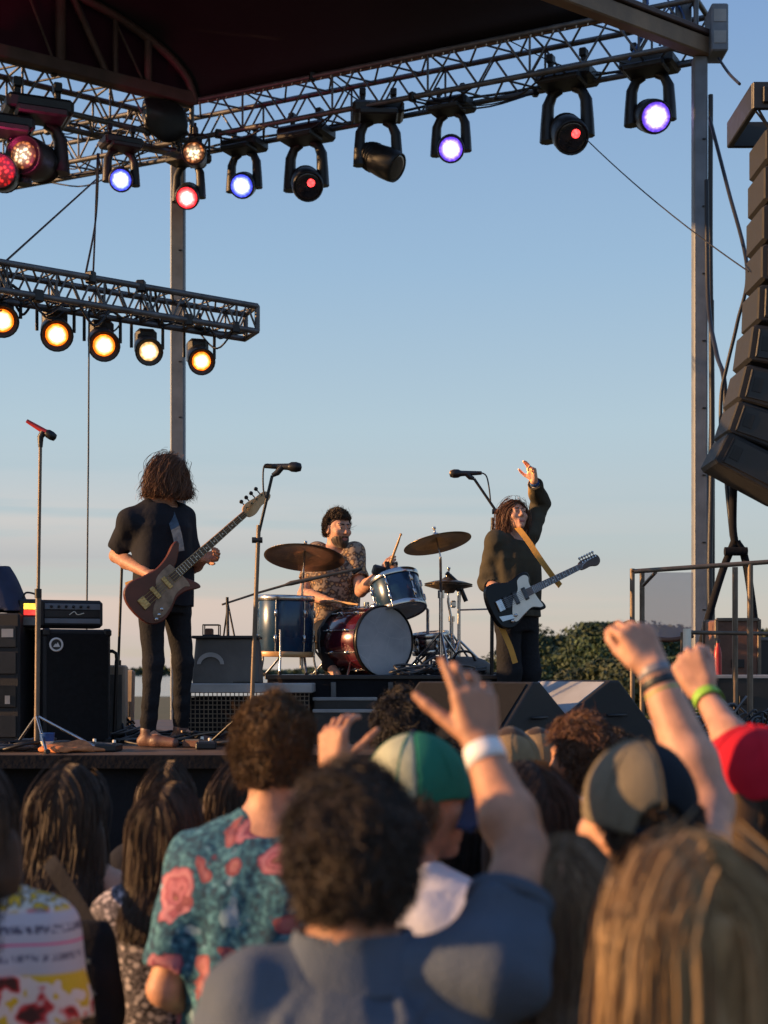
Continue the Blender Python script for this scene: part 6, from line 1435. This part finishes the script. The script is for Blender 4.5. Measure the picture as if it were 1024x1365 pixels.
for lb, px, yt, Y, yw, hd, mat, hr, cp in ppl:
    kw = dict(sleeve=.62)
    if mat == 'bw_print': kw = dict(sleeve=.45, loose=1.3, hem=.45, flare=1.05)
    if 'white collared' in lb: kw = dict(sleeve=.6, collar=True)
    c_ = None
    if cp == 'tan': c_ = dict(panels=(('tan_cap', None),), brim='tan_cap', hole=False, tilt=8, size=1.03, drop=.028)
    if cp == 'pink': c_ = dict(panels=(('cap_pink', None),), brim='cap_pink', hole=True)
    if cp == 'tan': hr = (short(l=.02, n=1500, zmax=-.1, back=-.6), 'hair_brown')
    person(lb, X_(px, Y), Y, TOP(yt, Y), 0, yw, 'skin' if px % 2 else 'skin_t', hd, None, sh_(mat, **kw), 'denim', hr, c_, .0085 if Y > 4 else .0075, group=CG, wide=.90 if 'woman' in lb else 1.)
# bare backed woman with the bag
person('woman with long dark brown hair and bare back in black strap top', X_(90, 4.12), 4.12, TOP(1016, 4.12), 0, -4, 'skin', (-4, 0, 0), None, dict(mat='tee_black', sleeve=0, loose=.7, low_back=True, hem=.84), 'denim', (long_(len=.345, w=.112, n=9000, wave=.009, wf=24, frizz=60, jit=.2), 'hair_dark'), None, .0065, group=CG, wide=.92)
bg = empty('shoulder_bag', P(118, 1300, 3.62), R(-8), 'black shoulder bag with small blue stars hanging at the bare backed woman', 'bag')
S_ = SDF(.008); S_.loft([(-.16, 0, 0, .075, .05), (-.1, 0, 0, .088, .062), (.02, .0, 0, .082, .058), (.10, .0, 0, .066, .04), (.135, 0, 0, .05, .02)], k=0, ex=2.6, disp=(.007, 30, (1, 1, 1), 5)); sdfobj('bag_body', S_, 'blackmat', bg)
o_ = P(118, 1300, 3.62); mi = Matrix.Rotation(R(8), 3, 'Z')
g = MB(); ribbon(g, [mi@(q-o_) for q in spline([P(66, 1148, 3.86), P(74, 1160, 3.8), P(94, 1192, 3.73), P(120, 1236, 3.64)], 5)], .042, (0, -1, .3), .006); g.build('strap', 'blackmat', bg)
for i, (x, z, r_) in enumerate(((-.02, .055, .013), (.018, .045, .010), (-.04, .0, .008), (.03, -.03, .011), (.0, -.08, .008))):
    g = MB(); y = -.058 if z < .04 else -.052; pts = [((r_ if j % 2 == 0 else r_*.45)*math.sin(j*math.pi/5+i), (r_ if j % 2 == 0 else r_*.45)*math.cos(j*math.pi/5+i)) for j in range(10)]
    g.prism(pts, -.004, .006, Matrix(((1, 0, 0, x), (0, 0, -1, y), (0, 1, 0, z), (0, 0, 0, 1)))); g.build('star_print', 'strap_b', bg)
# person cut by the left edge
person('person with dark hair in yellow and white printed tee cut by the left edge', X_(-38, 3.2), 3.2, TOP(1010, 3.2), 0, -4, 'skin', (0, 0, 0), None, dict(mat='print_tee', sleeve=.7, loose=1.7, straight=True, seed=44, neck=.066), 'denim', (long_(len=.24, w=.11, n=5000, wave=.008), 'hair_dark'), None, .007, group=CG, wide=1.02)
# ------------------------------------------------------------------ trees
def leafmat(name, c):
    m, nt, b = nodes(name); a = N(nt, 'ShaderNodeAttribute'); a.attribute_name = 'rnd'
    r = ramp(nt, a.outputs['Fac'], [(0, tuple(x*.55 for x in c)), (.6, c), (1, tuple(x*1.6 for x in c))]); nt.links.new(r.outputs['Color'], b.inputs['Base Color'])
    b.inputs['Roughness'].default_value = .7
    return m
LEAF = [leafmat('leaf_green_%s' % w, c) for w, c in (('deep', (.020, .042, .016)), ('mid', (.030, .056, .020)), ('olive', (.042, .058, .022)))]
M['bark'] = mk('bark', (.06, .045, .033), .9, 0, .3, 8, .6, 30)
def tree(label, px, py_top, Y, w, mat, seed, n=30000, leaf=.085):
    rng = np.random.default_rng(seed); X = (px-CX)/F*Y; H = ZC+(HY-py_top)/F*Y
    rt = empty('tree', (X, Y, 0), rng.uniform(0, 6), label, 'tree', 'trees behind the stage')
    g = MB(); bend = rng.normal(size=2)*.15
    g.tube(spline([(0, 0, -.1), (bend[0]*.4, bend[1]*.4, H*.25), (bend[0], bend[1], H*.55), (bend[0]*1.3, bend[1], H*.8)], 4), [.035*H-.028*H*i/12 for i in range(13)], 8)
    nb = 9; cl = []
    for i in range(nb):
        a = i*2.4+rng.uniform(-.4, .4); z0 = H*rng.uniform(.15, .5); L = w*rng.uniform(.35, .62); z1 = min(H*.92, z0+H*rng.uniform(.12, .38))
        e = Vector((L*math.cos(a), L*math.sin(a), z1)); g.tube(spline([(bend[0]*z0/H, bend[1]*z0/H, z0), (e.x*.5, e.y*.5, z0+(z1-z0)*.4), tuple(e)], 3), [.013*H, .011*H, .009*H, .007*H, .006*H, .005*H, .004*H], 6)
        cl.append((np.array(e), w*rng.uniform(.17, .30)))
    for i in range(16):
        t = rng.uniform(.18, .96); a = rng.uniform(0, 6.28); rad = w*.55*math.sin(math.pi*(t*.86+.12))*rng.uniform(.35, 1)
        cl.append((np.array([rad*math.cos(a), rad*math.sin(a), H*t*.97]), w*rng.uniform(.10, .24)))
    cl.append((np.array([0, 0, H*.9]), w*.14))
    g.build('trunk', 'bark', rt)
    C = np.array([c for c, _ in cl]); Rr = np.array([r for _, r in cl]); pr = Rr**2; k = rng.choice(len(cl), n, p=pr/pr.sum())
    d = rng.normal(size=(n, 3)); d /= np.linalg.norm(d, axis=1, keepdims=True); rr = rng.uniform(.35, 1.12, (n, 1))
    p = C[k]+d*rr*Rr[k][:, None]*np.array([1, 1, .78]); p[:, 2] = np.clip(p[:, 2], .12*H, H*1.0)
    nrm = d+rng.normal(size=(n, 3))*.7; nrm /= np.linalg.norm(nrm, axis=1, keepdims=True)
    u = np.cross(nrm, rng.normal(size=(n, 3))); u /= np.linalg.norm(u, axis=1, keepdims=True); v = np.cross(nrm, u)
    sz = leaf*rng.uniform(.5, 1.2, (n, 1))
    co = np.stack([p-u*sz, p-v*sz*.55+nrm*sz*.1, p+u*sz, p+v*sz*.55], 1).reshape(-1, 3)
    q = np.arange(n*4).reshape(-1, 4)
    npmesh('crown', co, q, LEAF[mat], rt, False, np.repeat(np.clip(rng.uniform(0, 1, n)*.6+.4*((k*.37) % 1), 0, 1), 4))
T_ = [(733, 850, 46, 3.4, 0, 'dark rounded tree beside the guitarist'), (768, 852, 43, 3.2, 1, 'low leafy tree above the grey topped wedge'), (800, 832, 45, 4.2, 1, 'tallest leafy tree behind the raised hand with two bands'),
      (842, 840, 48, 4.4, 0, 'deep green tree behind the scrim frame'), (884, 838, 46, 4.4, 2, 'olive green tree under the pinkish scrim'), (928, 842, 50, 4.6, 0, 'dark green tree behind the right mast'),
      (968, 846, 47, 3.6, 1, 'green tree behind the tower frame'), (1012, 842, 49, 3.8, 2, 'olive green tree at the right picture edge'), (825, 880, 38, 2.6, 2, 'bushy low tree in front of the tall leafy one'), (905, 878, 38, 2.6, 1, 'bushy low tree below the scrim hem')]
for i, (px, py, Y, w, mt, lb) in enumerate(T_): tree(lb, px, py, Y, w, mt, 30+i)
# far shore wood: one mass nobody could count
rng = np.random.default_rng(5); n = 9000
X = rng.uniform(-160, 420, n); zt = 1.6+1.4*np.abs(np.sin(X*.05)+.5*np.sin(X*.13+1)); p = np.stack([X, 620+rng.uniform(0, 30, n), zt*rng.uniform(0, 1.0, n)**.7], 1)
nrm = rng.normal(size=(n, 3)); nrm /= np.linalg.norm(nrm, axis=1, keepdims=True); u = np.cross(nrm, rng.normal(size=(n, 3))); u /= np.linalg.norm(u, axis=1, keepdims=True); v = np.cross(nrm, u); sz = 1.1
o_ = npmesh('far_wood', np.stack([p-u*sz, p-v*sz, p+u*sz, p+v*sz], 1).reshape(-1, 3), np.arange(n*4).reshape(-1, 4), LEAF[0], None, False, rng.uniform(0, 1, n*4))
tag(o_, 'low far wood along the horizon beyond the stage', 'wood', None, 'stuff')

# ------------------------------------------------------------------ sky and sun
SUN_EL, SUN_AZ = 12.0, -95.      # azimuth clockwise from the viewing direction (+y)
w = bpy.data.worlds.new('World'); sc.world = w; w.use_nodes = True; nt = w.node_tree; L = nt.links; bg = nt.nodes['Background']
sk = N(nt, 'ShaderNodeTexSky'); sk.sky_type = 'NISHITA'; sk.sun_disc = False; sk.sun_elevation = R(SUN_EL); sk.sun_rotation = R(SUN_AZ)
sk.altitude = 200; sk.air_density = 1.0; sk.dust_density = 1.2; sk.ozone_density = 2.0
tc = N(nt, 'ShaderNodeTexCoord'); sp = N(nt, 'ShaderNodeSeparateXYZ'); L.new(tc.outputs['Generated'], sp.inputs[0])
# layered evening cloud low over the horizon, stretched along it, thicker at the left
mp = N(nt, 'ShaderNodeMapping'); mp.inputs['Scale'].default_value = (1.5, 1.5, 34.); L.new(tc.outputs['Generated'], mp.inputs['Vector'])
nz = N(nt, 'ShaderNodeTexNoise', Scale=2.1, Detail=6., Roughness=.55); L.new(mp.outputs[0], nz.inputs['Vector'])
cr = ramp(nt, nz.outputs['Fac'], [(.38, (0, 0, 0)), (.54, (1, 1, 1))])
el = N(nt, 'ShaderNodeMapRange'); L.new(sp.outputs['Z'], el.inputs['Value']); el.inputs['From Min'].default_value = .16; el.inputs['From Max'].default_value = .03; el.interpolation_type = 'SMOOTHSTEP'
az = N(nt, 'ShaderNodeMapRange'); L.new(sp.outputs['X'], az.inputs['Value']); az.inputs['From Min'].default_value = .2; az.inputs['From Max'].default_value = -.22
az.inputs['To Min'].default_value = .12; az.inputs['To Max'].default_value = .9
m1 = N(nt, 'ShaderNodeMath', operation='MULTIPLY'); L.new(cr.outputs[0], m1.inputs[0]); L.new(el.outputs[0], m1.inputs[1])
m2 = N(nt, 'ShaderNodeMath', operation='MULTIPLY'); L.new(m1.outputs[0], m2.inputs[0]); L.new(az.outputs[0], m2.inputs[1])
ccol = ramp(nt, sp.outputs['Z'], [(0, (2.6, 2.3, 2.2)), (.045, (3.5, 2.7, 2.3)), (.075, (2.3, 2.25, 2.3)), (.10, (3.6, 3.05, 2.75)), (.15, (3.3, 3.25, 3.3))])
mx = N(nt, 'ShaderNodeMix', data_type='RGBA'); 
zr = N(nt, 'ShaderNodeMapRange'); L.new(sp.outputs['Z'], zr.inputs['Value']); zr.inputs['From Min'].default_value = -.02; zr.inputs['From Max'].default_value = 1.
G_ = lambda z: (z+.02)/1.02
hz = ramp(nt, zr.outputs['Result'], [(0, (2.5, 2.2, 2.0)), (G_(.01), (2.85, 2.42, 2.12)), (G_(.075), (2.25, 2.38, 2.42)), (G_(.16), (2.15, 2.70, 3.02)), (G_(.26), (1.58, 2.33, 3.15)), (G_(.41), (1.02, 1.70, 2.95)), (1, (.7, 1.2, 2.5))])
mh = N(nt, 'ShaderNodeMix', data_type='RGBA'); mh.inputs['Factor'].default_value = .82; L.new(sk.outputs[0], mh.inputs['A']); L.new(hz.outputs[0], mh.inputs['B'])
L.new(m2.outputs[0], mx.inputs['Factor']); L.new(mh.outputs['Result'], mx.inputs['A']); L.new(ccol.outputs[0], mx.inputs['B'])
L.new(mx.outputs['Result'], bg.inputs['Color']); bg.inputs['Strength'].default_value = .13
sl = bpy.data.lights.new('sun', 'SUN'); sl.energy = 5.0; sl.angle = R(.6); sl.color = (1., .56, .24)
so = bpy.data.objects.new('sun', sl); COL.objects.link(so); so.location = (-20, -8, 12)
a, e = R(SUN_AZ), R(SUN_EL); sdir = Vector((math.sin(a)*math.cos(e), math.cos(a)*math.cos(e), math.sin(e)))
so.rotation_euler = sdir.to_track_quat('Z', 'Y').to_euler()
sc.view_settings.exposure = .75
